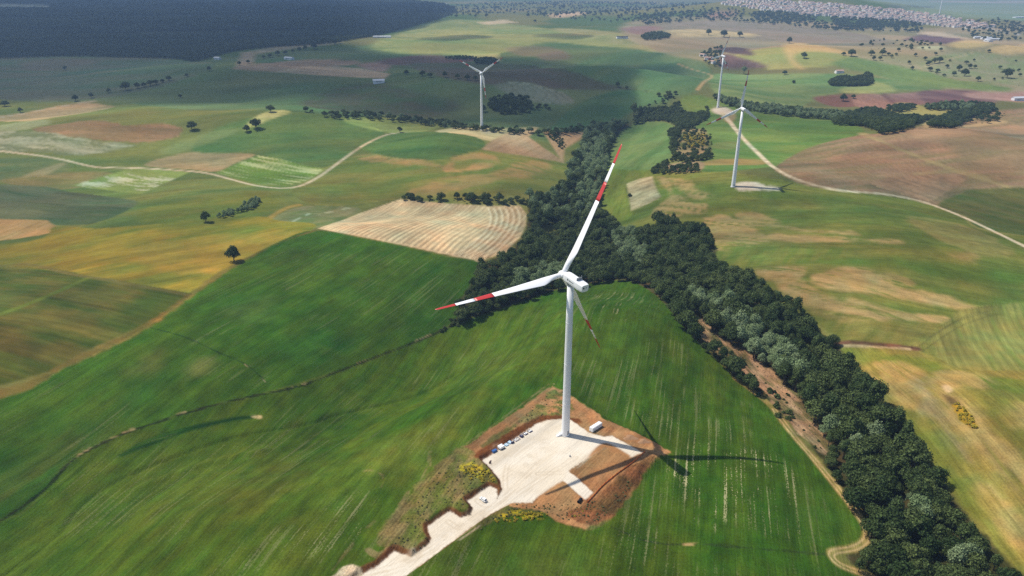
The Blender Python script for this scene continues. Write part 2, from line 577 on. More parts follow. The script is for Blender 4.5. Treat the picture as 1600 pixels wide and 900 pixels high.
def strip(px, width, c1, c2=None, soft=0.5, amount=1.0, name=None, label=None, seed=0, cov=None, smooth=True, wob=0.0, twin=0.0, grain=None, minpix=0.0):
    """a track, ditch or furrow along a line"""
    p = catmull(px, 6) if smooth else dense(px, 4)
    W = ground_pts(p)
    I, J = select(W, width * 2 + 12)
    x, y = GX[I, J], GY[I, J]
    q = seg_dist(x, y, W)
    if wob:
        q = np.abs(q + wob * 2 * (fbm(x / (wob * 6), y / (wob * 6), seed + 4, 2) - 0.5))
    hw = np.maximum(width / 2, minpix * CELL[I, J])
    sf = np.maximum(soft, 0.35 * np.minimum(CELL[I, J], 6))
    if twin:
        q2 = np.abs(q - twin)
        a = (1 - sstep(hw - sf, hw + sf, q2))
    else:
        a = (1 - sstep(hw - sf, hw + sf, q))
    n = fbm(x / 6, y / 6, seed + 3, 3)
    if cov:
        a = a * sstep(cov[0], cov[1], fbm(x / cov[2], y / cov[2], seed + 8, 2))
    a = a * amount
    cc = patch_cols(c1, c2 or c1, sstep(0.35, 0.65, n))
    COLR[I, J] = COLR[I, J] * (1 - a[:, None]) + cc * a[:, None]
    if grain is not None:
        GRAIN[I, J] = GRAIN[I, J] * (1 - a) + grain * a
    if name:
        PIECES.append((name, label))
        k = q < hw
        IDS[I[k], J[k]] = len(PIECES) - 1


# ---- far land, top of the picture
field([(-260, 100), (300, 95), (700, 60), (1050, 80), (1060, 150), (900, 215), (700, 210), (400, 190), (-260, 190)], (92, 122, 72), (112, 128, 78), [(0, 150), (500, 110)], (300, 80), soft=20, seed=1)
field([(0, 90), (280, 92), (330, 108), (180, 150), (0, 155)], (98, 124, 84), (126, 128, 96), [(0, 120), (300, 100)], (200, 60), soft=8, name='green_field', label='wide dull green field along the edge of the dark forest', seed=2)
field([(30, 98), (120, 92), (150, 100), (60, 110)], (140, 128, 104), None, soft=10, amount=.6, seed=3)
field([(368, 107), (378, 82), (400, 79), (396, 100)], (182, 166, 132), (168, 152, 122), smooth=False, soft=3, name='stubble_field', label='small pale tan field in the corner under the dark forest', seed=4)
field([(400, 79), (440, 70), (530, 63), (525, 68), (460, 76), (402, 84)], (178, 164, 128), (160, 150, 116), soft=4, name='stubble_field', label='narrow pale tan strip of field below the dark forest', seed=5)
field([(362, 107), (430, 97), (500, 93), (565, 97), (530, 104), (450, 108), (430, 112)], (176, 156, 124), (160, 142, 114), soft=4, name='stubble_field', label='tan field beside the farm hedges below the forest', seed=6)
field([(425, 112), (480, 103), (560, 106), (610, 116), (600, 123), (520, 119)], (196, 178, 142), (182, 164, 130), smooth=False, soft=4, name='stubble_field', label='long pale field with a straight edge in the shaded valley', seed=7)
field([(575, 98), (610, 97), (600, 112), (560, 104)], (168, 142, 122), None, soft=5, seed=8)
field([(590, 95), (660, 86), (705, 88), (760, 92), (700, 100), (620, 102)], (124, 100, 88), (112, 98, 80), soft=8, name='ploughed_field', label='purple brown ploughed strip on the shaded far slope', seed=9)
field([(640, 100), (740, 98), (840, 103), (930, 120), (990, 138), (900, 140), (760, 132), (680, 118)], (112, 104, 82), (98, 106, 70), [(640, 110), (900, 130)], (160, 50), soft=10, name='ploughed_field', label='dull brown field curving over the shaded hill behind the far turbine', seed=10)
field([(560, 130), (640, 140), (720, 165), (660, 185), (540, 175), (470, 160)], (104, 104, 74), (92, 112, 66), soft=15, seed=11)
field([(775, 132), (820, 128), (880, 145), (895, 160), (850, 162), (790, 145)], (112, 118, 84), (150, 152, 122), [(790, 133), (890, 158)], (200, 3.5), stripe=(9, .35), soft=5, name='vineyard', label='striped vineyard rows on the shaded slope beside the thicket', seed=12)
field([(860, 205), (900, 165), (960, 142), (1010, 143), (1045, 155), (1000, 168), (960, 190), (910, 200)], (84, 126, 76), (104, 138, 84), [(870, 190), (1040, 150)], (160, 40), soft=4, name='green_field', label='smooth blue green field on the slope above the wooded valley', seed=13)
field([(645, 45), (720, 30), (800, 38), (860, 45), (960, 60), (1000, 75), (930, 72), (850, 66), (780, 84), (700, 85), (610, 82), (580, 70)], (130, 146, 84), (164, 164, 98), [(650, 60), (950, 65)], (260, 60), soft=10, name='pasture', label='sunlit yellow green pasture patches beyond the shaded valley', seed=14)
field([(745, 35), (790, 31), (808, 35), (760, 39)], (212, 192, 152), None, smooth=False, soft=5, name='stubble_field', label='pale cream rectangle of stubble beside the dark forest end', seed=15)
field([(722, 86), (778, 84), (781, 95), (750, 92)], (196, 184, 116), None, smooth=False, soft=4, name='stubble_field', label='small yellow field above the dark hedge behind the turbine', seed=16)
field([(860, 22), (900, 18), (915, 22), (870, 28)], (220, 188, 150), None, soft=8, seed=17)
field([(860, 45), (960, 50), (1060, 72), (1110, 90), (1080, 92), (960, 68)], (176, 166, 112), (150, 152, 94), soft=12, seed=18)
field([(790, 75), (850, 72), (880, 82), (820, 88)], (150, 128, 96), None, soft=12, amount=.6, seed=19)
field([(840, 86), (880, 80), (890, 92), (850, 94)], (138, 108, 92), None, soft=12, amount=.6, seed=20)
field([(900, 100), (1000, 82), (1090, 92), (1110, 120), (1070, 150), (1000, 140), (930, 125)], (88, 118, 72), (112, 128, 78), [(900, 120), (1080, 95)], (220, 50), soft=12, seed=21)
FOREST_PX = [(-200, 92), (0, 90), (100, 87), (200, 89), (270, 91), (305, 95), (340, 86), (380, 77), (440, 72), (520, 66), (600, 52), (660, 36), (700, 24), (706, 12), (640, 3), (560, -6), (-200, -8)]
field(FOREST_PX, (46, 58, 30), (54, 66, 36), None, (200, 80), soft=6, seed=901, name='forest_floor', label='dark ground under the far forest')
# ---- far right
field([(1000, 30), (1200, 28), (1450, 45), (1880, 30), (1880, 165), (1450, 140), (1320, 90), (1100, 95), (980, 60)], (170, 152, 116), (146, 140, 98), [(1100, 60), (1500, 80)], (330, 90), soft=20, seed=22)
field([(1030, 38), (1140, 32), (1290, 45), (1400, 66), (1330, 72), (1180, 62), (1080, 58)], (158, 142, 118), (140, 132, 102), [(1040, 45), (1350, 62)], (300, 40), soft=10, name='pasture', label='grey brown bare slope below the hill town', seed=23)
field([(1040, 48), (1090, 46), (1170, 52), (1180, 57), (1100, 58), (1045, 58)], (208, 184, 132), (184, 164, 118), soft=6, name='stubble_field', label='pale yellow strip with round trees below the bare slope', seed=24)
field([(970, 45), (1010, 40), (1035, 44), (1000, 54)], (158, 122, 106), None, soft=8, seed=25)
field([(1110, 20), (1150, 18), (1140, 27), (1105, 27)], (168, 132, 112), None, soft=8, seed=26)
field([(1145, 88), (1190, 76), (1250, 74), (1300, 82), (1335, 90), (1345, 98), (1290, 104), (1235, 108), (1190, 106)], (154, 158, 88), (178, 166, 96), [(1150, 90), (1330, 95)], (160, 40), soft=5, name='pasture', label='yellow green pasture between the purple ploughed strips and the round tree', seed=27)
field([(1225, 70), (1260, 68), (1320, 80), (1330, 84), (1260, 80), (1240, 90), (1255, 108), (1235, 98)], (214, 180, 116), None, soft=6, amount=.8, seed=28)
field([(1118, 76), (1160, 74), (1178, 86), (1140, 83)], (104, 84, 78), None, soft=4, name='ploughed_field', label='upper dark purple ploughed wedge beside the farmstead', seed=29)
field([(1128, 86), (1150, 88), (1200, 104), (1150, 108), (1122, 103)], (128, 100, 90), (112, 88, 80), soft=4, name='ploughed_field', label='lower brown ploughed wedge behind the far turbine', seed=30)
field([(1110, 118), (1180, 116), (1290, 115), (1390, 124), (1480, 140), (1330, 142), (1270, 158), (1230, 172), (1130, 155)], (104, 132, 74), (132, 148, 88), [(1100, 130), (1450, 135)], (260, 40), soft=6, name='green_field', label='broad grass green field in front of the dark tree block', seed=31)
field([(1335, 88), (1350, 92), (1450, 112), (1580, 138), (1540, 142), (1430, 132), (1370, 118), (1300, 100)], (132, 150, 82), (120, 140, 76), [(1340, 90), (1560, 138)], (300, 25), soft=4, name='green_field', label='long bright green strip running down below scattered trees', seed=32)
field([(1330, 134), (1370, 128), (1400, 142), (1340, 146), (1310, 142)], (176, 174, 104), None, soft=5, amount=.7, seed=33)
field([(1270, 153), (1305, 148), (1340, 148), (1342, 165), (1300, 166)], (134, 96, 82), (122, 92, 74), soft=3, name='ploughed_field', label='reddish brown ploughed patch around two dark trees', seed=34)
field([(1336, 149), (1375, 147), (1405, 163), (1400, 169), (1340, 167)], (158, 124, 104), (142, 110, 94), [(1340, 149), (1400, 165)], (120, 8), soft=3, name='ploughed_field', label='light brown ploughed field next to the reddish patch', seed=35)
field([(1374, 147), (1384, 146), (1410, 163), (1402, 167)], (112, 82, 76), None, smooth=False, soft=2, seed=36)
field([(1384, 147), (1433, 144), (1453, 162), (1410, 167)], (154, 118, 106), (140, 106, 96), smooth=False, soft=3, name='ploughed_field', label='pinkish brown ploughed field in the middle of the row', seed=37)
field([(1433, 144), (1480, 140), (1530, 143), (1560, 158), (1520, 164), (1453, 162)], (116, 86, 84), (142, 112, 102), [(1440, 145), (1550, 158)], (140, 30), soft=3, name='ploughed_field', label='dark purple ploughed field at the end of the row', seed=38)
field([(1535, 143), (1880, 150), (1880, 160), (1560, 157)], (176, 138, 122), None, soft=6, seed=39)
field([(1410, 62), (1440, 53), (1508, 60), (1482, 69)], (116, 92, 92), None, smooth=False, soft=4, name='ploughed_field', label='dark purple field on the slope below the town end', seed=40)
field([(1435, 53), (1460, 49), (1505, 58), (1508, 61)], (214, 190, 156), None, soft=4, seed=41)
field([(1485, 68), (1520, 63), (1548, 70), (1500, 76)], (206, 182, 122), None, soft=5, seed=42)
field([(1545, 80), (1600, 68), (1880, 70), (1880, 88), (1580, 84)], (222, 188, 128), (204, 172, 116), soft=5, name='stubble_field', label='yellow stubble field beside the grey farm sheds', seed=43)
field([(1440, 72), (1470, 72), (1470, 77), (1436, 76)], (196, 194, 150), None, soft=5, seed=44)
field([(1440, 95), (1500, 82), (1600, 88), (1880, 140), (1540, 130), (1450, 110)], (156, 148, 110), (140, 146, 96), soft=12, seed=45)
field([(1380, -6), (1880, -6), (1880, 32), (1480, 28), (1400, 10)], (128, 152, 112), (146, 158, 122), [(1400, 5), (1600, 8)], (900, 200), soft=20, name='plain', label='flat pale green plain behind the hill town', seed=46)
field([(1390, 9), (1450, 10), (1450, 12), (1395, 12)], (96, 104, 104), None, soft=10, seed=47)
field([(1480, 2), (1880, 2), (1880, 4), (1480, 4)], (190, 176, 164), None, soft=10, seed=48)
field([(-260, 16), (0, 16), (70, 13), (75, 8), (-260, -2)], (176, 180, 160), (150, 164, 140), soft=20, seed=49)

# ---- middle distance, left
field([(-260, 160), (60, 160), (160, 158), (300, 172), (420, 172), (560, 185), (700, 200), (760, 225), (700, 320), (500, 350), (300, 370), (0, 420), (-260, 430)], (98, 116, 54), (124, 126, 60), [(0, 300), (500, 250)], (130, 35), soft=6, seed=50,
      name='green_field', label='rolling olive green grassland around the winding track')
field([(-20, 185), (60, 172), (110, 162), (160, 163), (175, 168), (110, 180), (30, 190)], (184, 158, 112), (164, 144, 96), soft=5, seed=51, wob=6)
field([(-20, 200), (40, 190), (80, 188), (60, 198), (10, 205)], (146, 152, 104), None, soft=6, seed=52, wob=6)
field([(50, 203), (100, 193), (150, 188), (200, 196), (255, 193), (287, 205), (255, 219), (190, 222), (110, 214)], (172, 134, 92), (150, 126, 82), [(60, 205), (280, 208)], (90, 14), soft=4, wob=5, seed=53,
      name='fallow_field', label='reddish tan fallow field on the rise left of the lone trees')
field([(-220, 208), (50, 206), (120, 216), (190, 224), (205, 228), (130, 242), (40, 238), (-220, 232)], (122, 128, 82), (172, 170, 132), [(0, 215), (190, 230)], (60, 14), (0.4, 0.6), soft=4, wob=6, seed=54,
      name='pasture', label='pale speckled pasture above the winding track')
field([(-220, 245), (60, 247), (110, 258), (60, 280), (-220, 278)], (92, 110, 62), (112, 118, 66), soft=4, seed=55)
field([(30, 278), (90, 256), (100, 258), (50, 284)], (168, 150, 104), None, soft=4, amount=.7, seed=56)
field([(0, 282), (60, 275), (130, 268), (180, 272), (130, 292), (60, 296)], (142, 126, 74), (120, 118, 62), soft=4, seed=57)
field([(113, 290), (160, 276), (205, 263), (255, 265), (296, 269), (258, 286), (220, 303), (165, 297)], (146, 160, 78), (206, 204, 158), [(120, 292), (215, 303)], (34, 7), (.48, .66), smooth=False, soft=1.5, seed=58,
      name='green_field', label='pale lime field with whitish streaks below the track bend')
field([(225, 258), (280, 241), (330, 236), (398, 240), (370, 254), (338, 268), (300, 265)], (178, 150, 104), (160, 138, 92), [(235, 256), (390, 241)], (70, 8), soft=2.5, seed=59,
      name='fallow_field', label='tan dry field above the track beside the striped lime field')
field([(338, 270), (372, 255), (404, 243), (450, 249), (506, 264), (484, 282), (445, 290), (400, 287)], (118, 142, 52), (188, 192, 128), [(350, 268), (470, 287)], (60, 5), (.46, .68), smooth=False, soft=1.5, seed=60,
      name='green_field', label='lime green field with white streaks inside the track bend')
field([(300, 236), (340, 200), (400, 182), (430, 172), (520, 182), (600, 206), (565, 226), (505, 262), (405, 241)], (88, 114, 54), (106, 122, 58), [(310, 235), (590, 210)], (140, 16), soft=4, seed=61, stripe=(7, .08),
      name='green_field', label='dark green hill field with two round trees at its edge')
field([(400, 182), (430, 172), (455, 175), (425, 186), (400, 196), (380, 202)], (196, 184, 116), (168, 166, 92), soft=4, seed=62)
field([(250, 235), (330, 205), (375, 203), (330, 222), (270, 240)], (142, 146, 84), None, soft=6, amount=.6, seed=63)
field([(536, 189), (575, 182), (640, 183), (690, 196), (650, 207), (600, 206)], (158, 164, 88), (136, 150, 76), soft=3, seed=64, name='pasture', label='sunlit yellow green field on the ridge before the shaded valley')
field([(680, 205), (735, 197), (790, 200), (842, 199), (800, 214), (765, 220), (720, 210)], (206, 188, 136), (186, 170, 116), soft=3, seed=65, name='stubble_field', label='cream coloured field around the foot of the far ridge turbine')
field([(749, 233), (775, 216), (800, 203), (840, 201), (826, 214), (848, 230), (878, 250), (880, 255), (830, 245)], (196, 166, 124), (178, 148, 106), [(760, 235), (830, 203)], (120, 3), smooth=False, soft=2, stripe=(6, .22), seed=66,
      name='stubble_field', label='striped stubble field on the slope below the ridge turbine')
field([(849, 206), (880, 204), (916, 207), (905, 219), (882, 232), (880, 255), (868, 236)], (204, 174, 128), (186, 156, 112), [(868, 240), (905, 208)], (100, 3), smooth=False, soft=2, stripe=(6, .22), seed=67,
      name='stubble_field', label='small striped stubble field ending at the wooded valley')
field([(560, 229), (600, 211), (665, 206), (735, 212), (758, 224), (745, 236), (690, 249), (620, 247)], (78, 112, 54), (98, 120, 56), [(570, 228), (750, 225)], (120, 14), soft=2.5, stripe=(6, .06), seed=68,
      name='green_field', label='smooth dark green hill top field under the ridge turbine')
field([(455, 300), (500, 272), (545, 247), (620, 248), (690, 250), (745, 236), (800, 243), (886, 256), (888, 282), (862, 300), (830, 304), (700, 310), (622, 311), (550, 320), (500, 322)], (104, 118, 50), (128, 124, 58), [(470, 300), (860, 275)], (100, 18), soft=2.5, seed=69,
      name='green_field', label='olive hill with tan swirling bands above the hedge')
for i, (pp, am) in enumerate([([(690, 262), (712, 245), (745, 239), (772, 244), (778, 254), (760, 264), (725, 268), (700, 272), (730, 260), (755, 252), (735, 249), (712, 258), (700, 270)], .85),
                              ([(560, 242), (610, 245), (680, 254), (690, 262), (620, 256), (560, 250)], .7),
                              ([(640, 300), (690, 278), (770, 268), (820, 252), (860, 258), (840, 275), (780, 282), (720, 296), (680, 304)], .7)]):
    field(pp, (178, 138, 86), (158, 130, 78), soft=5, wob=6, amount=am, seed=80 + i, cov=(.16, .48, 40, 6))
field([(497, 357), (560, 334), (626, 311), (700, 318), (770, 322), (812, 321), (823, 335), (822, 352), (812, 372), (790, 394), (748, 409), (700, 398), (630, 383), (560, 369)], (220, 196, 150), (202, 174, 130), [(545, 368), (668, 318)], (140, 2.2), smooth=False, soft=1.0, stripe=(5.2, .34), seed=85, grain=.7,
      name='stubble_field', label='large pinkish tan stubble field with curved harvest rows beside the wood')
for i in range(6):     # the rows that turn along the rounded end of the stubble field
    o = i * 9
    strip([(748 - o * .9, 404 - o * .12), (780 - o, 388 - o * .1), (805 - o, 360), (812 - o, 340), (808 - o, 326)], 1.5, (236, 214, 172), soft=.5, amount=.9, seed=90 + i)
    strip([(753 - o * .9, 405 - o * .12), (784 - o, 389 - o * .1), (809 - o, 360), (816 - o, 340), (812 - o, 325)], 1.2, (160, 128, 88), soft=.5, amount=.6, seed=60 + i)
strip([(500, 357), (560, 368), (630, 382), (700, 397), (746, 407)], 3.0, (216, 186, 142), soft=.8, amount=.8, seed=97)
field([(412, 356), (440, 333), (480, 322), (545, 323), (562, 331), (497, 356), (450, 357)], (112, 124, 68), (150, 142, 96), [(420, 355), (550, 325)], (50, 10), soft=2, seed=98, name='fallow_field', label='greyish green weedy wedge between yellow field and stubble')
strip([(410, 354), (425, 338), (448, 325), (468, 320)], 6, (188, 152, 74), soft=2, amount=.8, seed=99)
strip([(445, 352), (470, 340), (485, 333)], 3, (196, 196, 160), soft=1.5, amount=.7, seed=100, cov=(.4, .6, 12))
strip([(500, 335), (530, 328), (545, 325)], 4, (190, 192, 150), soft=1.5, amount=.7, seed=101, cov=(.4, .6, 12))
# left edge
field([(-260, 290), (40, 290), (110, 300), (190, 310), (215, 318), (160, 345), (80, 352), (-260, 345)], (84, 104, 62), (104, 110, 74), [(0, 310), (200, 325)], (80, 9), soft=3, seed=102, stripe=(5, .08), name='green_field', label='blue green drilled field at the bend of the grassland')
field([(-260, 344), (30, 343), (78, 348), (60, 368), (-260, 398)], (184, 146, 92), (164, 134, 78), [(0, 385), (75, 350)], (60, 6), soft=2, seed=103, name='fallow_field', label='tan dry wedge of field above the yellow field')
field([(-260, 402), (40, 378), (85, 354), (150, 357), (220, 352), (300, 345), (400, 338), (438, 345), (492, 350), (478, 365), (430, 380), (370, 412), (292, 463), (200, 445), (130, 432), (-260, 420)],
      (152, 134, 46), (118, 122, 44), [(80, 420), (440, 350)], (70, 12), (.4, .7), soft=2.5, seed=104, stripe=(5, .05), name='wheat_field', label='ripening yellow wheat field with a lone dark tree')
field([(200, 390), (300, 372), (440, 362), (470, 364), (380, 402), (330, 425), (250, 420)], (184, 150, 62), (160, 136, 52), [(200, 410), (450, 362)], (80, 10), soft=8, wob=8, amount=.75, seed=105)
field([(215, 330), (300, 312), (390, 300), (440, 310), (420, 332), (330, 350), (240, 352)], (110, 122, 46), (132, 128, 50), [(220, 345), (430, 312)], (70, 10), soft=8, amount=.8, seed=106)
field([(-260, 420), (60, 420), (150, 434), (284, 456), (294, 464), (232, 508), (130, 550), (60, 586), (-260, 640)], (84, 98, 34), (116, 108, 46), [(20, 500), (220, 545)], (60, 11), (.40, .66), soft=2.5, seed=107, stripe=(6, .06),
      name='wheat_field', label='dark olive crop field with brown streaks beside the tan field edge')
strip([(-30, 500), (20, 484), (80, 460), (138, 434)], 5, (112, 124, 46), soft=2, seed=108)
strip([(-30, 420), (40, 413), (110, 428), (180, 440), (290, 460)], 4, (128, 116, 62), soft=2, amount=.7, seed=109)

# ---- the two green slopes in front
field([(-260, 640), (0, 622), (100, 575), (165, 545), (232, 508), (300, 460), (372, 412), (440, 376), (490, 360), (560, 371), (640, 387), (700, 401), (748, 410), (742, 440), (722, 470), (712, 500), (660, 530), (530, 580), (400, 618), (330, 634), (230, 665), (165, 690), (110, 722), (70, 765), (0, 815), (-260, 850)],
      (56, 97, 21), (80, 108, 28), [(250, 640), (420, 520)], (70, 7), (.25, .88), soft=1.5, seed=120, stripe=(5, .04), jit=.09, grain=.8, name='wheat_field', label='bright green wheat slope between the tan field edge and the gully')
field([(-260, 640), (0, 622), (100, 575), (165, 548), (232, 512), (300, 464), (372, 414), (440, 378), (490, 362), (478, 364), (365, 412), (293, 460), (228, 505), (132, 550), (0, 608), (-260, 628)], (136, 114, 54), (112, 106, 46), soft=2.0, seed=121, wob=2, name='field_margin', label='tan grass margin between the olive and the bright green fields')
field([(-260, 760), (0, 725), (80, 690), (160, 640), (240, 590), (250, 600), (200, 650), (110, 722), (0, 812), (-260, 850)], (92, 108, 40), (60, 100, 32), [(0, 780), (160, 650)], (60, 8), soft=14, wob=12, amount=.8, seed=122)
field([(190, 580), (250, 545), (262, 560), (240, 580), (200, 595)], (124, 126, 62), None, soft=8, wob=8, amount=.5, seed=123)
field([(280, 580), (310, 555), (330, 570), (310, 590)], (130, 128, 68), None, soft=6, wob=7, amount=.5, seed=124)
field([(360, 480), (420, 465), (430, 490), (380, 500)], (88, 122, 52), None, soft=10, wob=8, amount=.5, seed=125)
field([(430, 540), (520, 520), (560, 545), (480, 565)], (70, 116, 36), (50, 104, 34), soft=12, wob=8, amount=.6, seed=126)
MAIN = [(-260, 850), (0, 815), (70, 765), (110, 722), (165, 690), (230, 665), (330, 634), (400, 618), (530, 580), (660, 530), (715, 505), (760, 490), (860, 456), (900, 446), (960, 438), (1000, 444), (1035, 470), (1070, 512),
        (1110, 552), (1150, 592), (1200, 632), (1226, 665), (1262, 702), (1300, 752), (1332, 792), (1352, 822), (1354, 845), (1330, 857), (1300, 864), (1312, 882), (1350, 896), (1400, 930), (1400, 1100), (-260, 1100)]
field(MAIN, (60, 94, 20), (88, 106, 27), [(250, 860), (480, 680)], (80, 8), (.25, .9), soft=1.2, seed=130, jit=.09, stripe=(5, .035), grain=.9, name='wheat_field', label='large green wheat hill around the turbine platform')
for i, (pp, c, am) in enumerate([
        ([(150, 770), (200, 735), (280, 705), (400, 690), (480, 720), (430, 790), (330, 850), (250, 900), (120, 940), (150, 850)], (92, 110, 32), .6),
        ([(300, 760), (420, 720), (500, 730), (560, 770), (500, 840), (420, 920), (300, 920), (340, 830)], (100, 110, 34), .6),
        ([(480, 760), (560, 690), (640, 690), (700, 650), (720, 690), (660, 740), (600, 830), (540, 900), (440, 930)], (90, 108, 32), .6),
        ([(0, 850), (80, 800), (150, 800), (120, 880), (40, 930), (-40, 930)], (96, 116, 34), .6),
        ([(700, 560), (760, 535), (830, 530), (840, 570), (760, 600)], (92, 118, 36), .6),
        ([(930, 500), (1000, 500), (1060, 560), (1040, 600), (960, 560)], (76, 112, 34), .6),
        ([(660, 850), (760, 830), (860, 850), (920, 890), (800, 940), (680, 930)], (86, 104, 38), .6),
        ([(1190, 780), (1280, 770), (1330, 820), (1250, 850)], (80, 116, 38), .55),
        ([(900, 560), (960, 520), (980, 600), (930, 640)], (84, 112, 36), .5)]):
    field(pp, c, None, [(250, 860), (480, 680)], (60, 8), soft=14, wob=12, amount=am, seed=140 + i, cov=(.22, .70, 60, 14))
# bleached drill rows
rows_dir([(872, 440), (960, 430), (1360, 800), (1420, 930), (905, 1000), (915, 830), (1000, 740), (960, 660), (880, 610)], [(1100, 800), (1103, 700)])
bleach([(1050, 715), (1100, 695), (1150, 700), (1215, 715), (1255, 765), (1240, 825), (1170, 828), (1090, 800)], 0.78, patch=14, lo=.3, hi=.55, seed=161)
bleach([(1100, 708), (1190, 712), (1215, 750), (1150, 790), (1110, 760)], 2.51, patch=7, lo=.42, hi=.6, seed=162)
bleach([(1050, 720), (1092, 710), (1096, 745), (1060, 752)], 2.74, soft=4, wob=4, patch=6, lo=.4, hi=.6, seed=163)
bleach([(960, 630), (1250, 620), (1335, 800), (1290, 870), (960, 900), (980, 780), (1040, 700)], 0.29, soft=12, patch=30, lo=.4, hi=.62, seed=164)
bleach([(880, 480), (960, 445), (1040, 490), (1120, 570), (1200, 660), (1100, 690), (960, 640), (900, 600)], 0.19, soft=12, patch=26, lo=.42, hi=.65, seed=165)
bleach([(925, 465), (990, 455), (1004, 492), (935, 500)], 0.41, soft=5, wob=4, patch=6, lo=.48, hi=.62, seed=166)
bleach([(430, 640), (700, 540), (860, 480), (880, 600), (720, 690), (560, 720)], 0.14, soft=15, patch=26, lo=.45, hi=.66, seed=167)
bleach([(80, 760), (420, 640), (600, 700), (640, 780), (540, 900), (100, 940)], 0.17, soft=15, patch=26, lo=.45, hi=.66, seed=168)
bleach([(350, 900), (470, 820), (560, 770), (600, 800), (500, 920)], 0.33, soft=8, patch=12, lo=.46, hi=.62, seed=169)
bleach([(650, 860), (960, 840), (1290, 870), (1300, 930), (640, 930)], 0.14, soft=10, patch=22, lo=.45, hi=.66, seed=170)
bleach([(0, 640), (240, 520), (480, 380), (740, 430), (690, 510), (400, 610), (100, 720)], 0.14, soft=15, patch=24, lo=.47, hi=.66, seed=171)
# ditches and furrows
GUL = [(-60, 850), (0, 815), (70, 765), (110, 722), (165, 690), (230, 665), (330, 634), (400, 618), (470, 603), (530, 580), (600, 553), (660, 530), (712, 507)]
strip(GUL, 1.7, (24, 40, 14), (44, 50, 24), soft=.4, amount=.9, wob=.8, seed=180, name='ditch', label='narrow dark gully winding between the two green slopes')
strip([(a, b - 2) for a, b in GUL], 0.9, (178, 160, 112), soft=.4, amount=.8, seed=181, wob=.8, cov=(.60, .70, 14))
strip([(235, 512), (290, 527), (340, 550), (385, 570), (415, 596)], .9, (34, 62, 26), soft=.4, amount=.8, seed=182, wob=.6)
strip([(383, 570), (398, 580), (414, 596)], .9, (170, 160, 118), soft=.4, amount=.7, seed=183, cov=(.4, .6, 8))
strip([(930, 812), (960, 825), (1000, 842), (1040, 850), (1110, 851), (1190, 858), (1290, 866)], .8, (48, 66, 30), (60, 74, 36), soft=.4, amount=.8, wob=.8, seed=184)
strip([(935, 806), (965, 822), (990, 838), (1010, 846), (1040, 850), (1120, 852), (1200, 858)], 1.4, (184, 158, 108), soft=.5, amount=.85, wob=1.2, seed=185, cov=(.5, .6, 11))
# grassy bank on the left slope
field([(185, 712), (230, 686), (300, 665), (370, 651), (400, 649), (400, 653), (350, 661), (290, 676), (235, 697), (195, 712)], (30, 64, 14), (60, 96, 26), [(200, 705), (380, 655)], (20, 1.5), soft=1.0, seed=186, name='grass_bank', label='long curved grassy bank on the green slope')
field([(393, 650), (408, 649), (408, 654), (396, 653)], (176, 166, 116), None, soft=.8, seed=187)
# tracks in the crop left of the platform
for i, (pp, w, am) in enumerate([([(725, 706), (690, 735), (655, 768), (625, 810), (606, 850)], 3.4, .55), ([(705, 722), (672, 752), (645, 785), (618, 825), (600, 862)], 1.4, .8), ([(712, 722), (682, 752), (655, 786), (630, 826), (612, 858)], 1.4, .8),
                                 ([(670, 705), (668, 725), (660, 745), (648, 766)], 1.2, .7), ([(673, 706), (672, 728)], 1.0, .6), ([(605, 845), (608, 858), (590, 868), (575, 860)], 2.5, .7), ([(640, 765), (620, 800), (605, 835)], 1.2, .6),
                                 ([(560, 738), (580, 735), (600, 742)], 1.0, .5), ([(575, 742), (590, 738), (600, 750), (596, 760)], .9, .4), ([(520, 890), (560, 840), (585, 815)], 1.0, .4), ([(728, 700), (798, 651), (866, 600)], 1.2, .9), ([(722, 698), (790, 650), (858, 600)], .8, .6),
                                 ([(712, 704), (714, 722), (716, 742)], .7, .6)]):
    strip(pp, w, (170, 140, 100), (150, 128, 86), soft=.6, amount=am, wob=.8, seed=190 + i, cov=(.28, .5, 5))

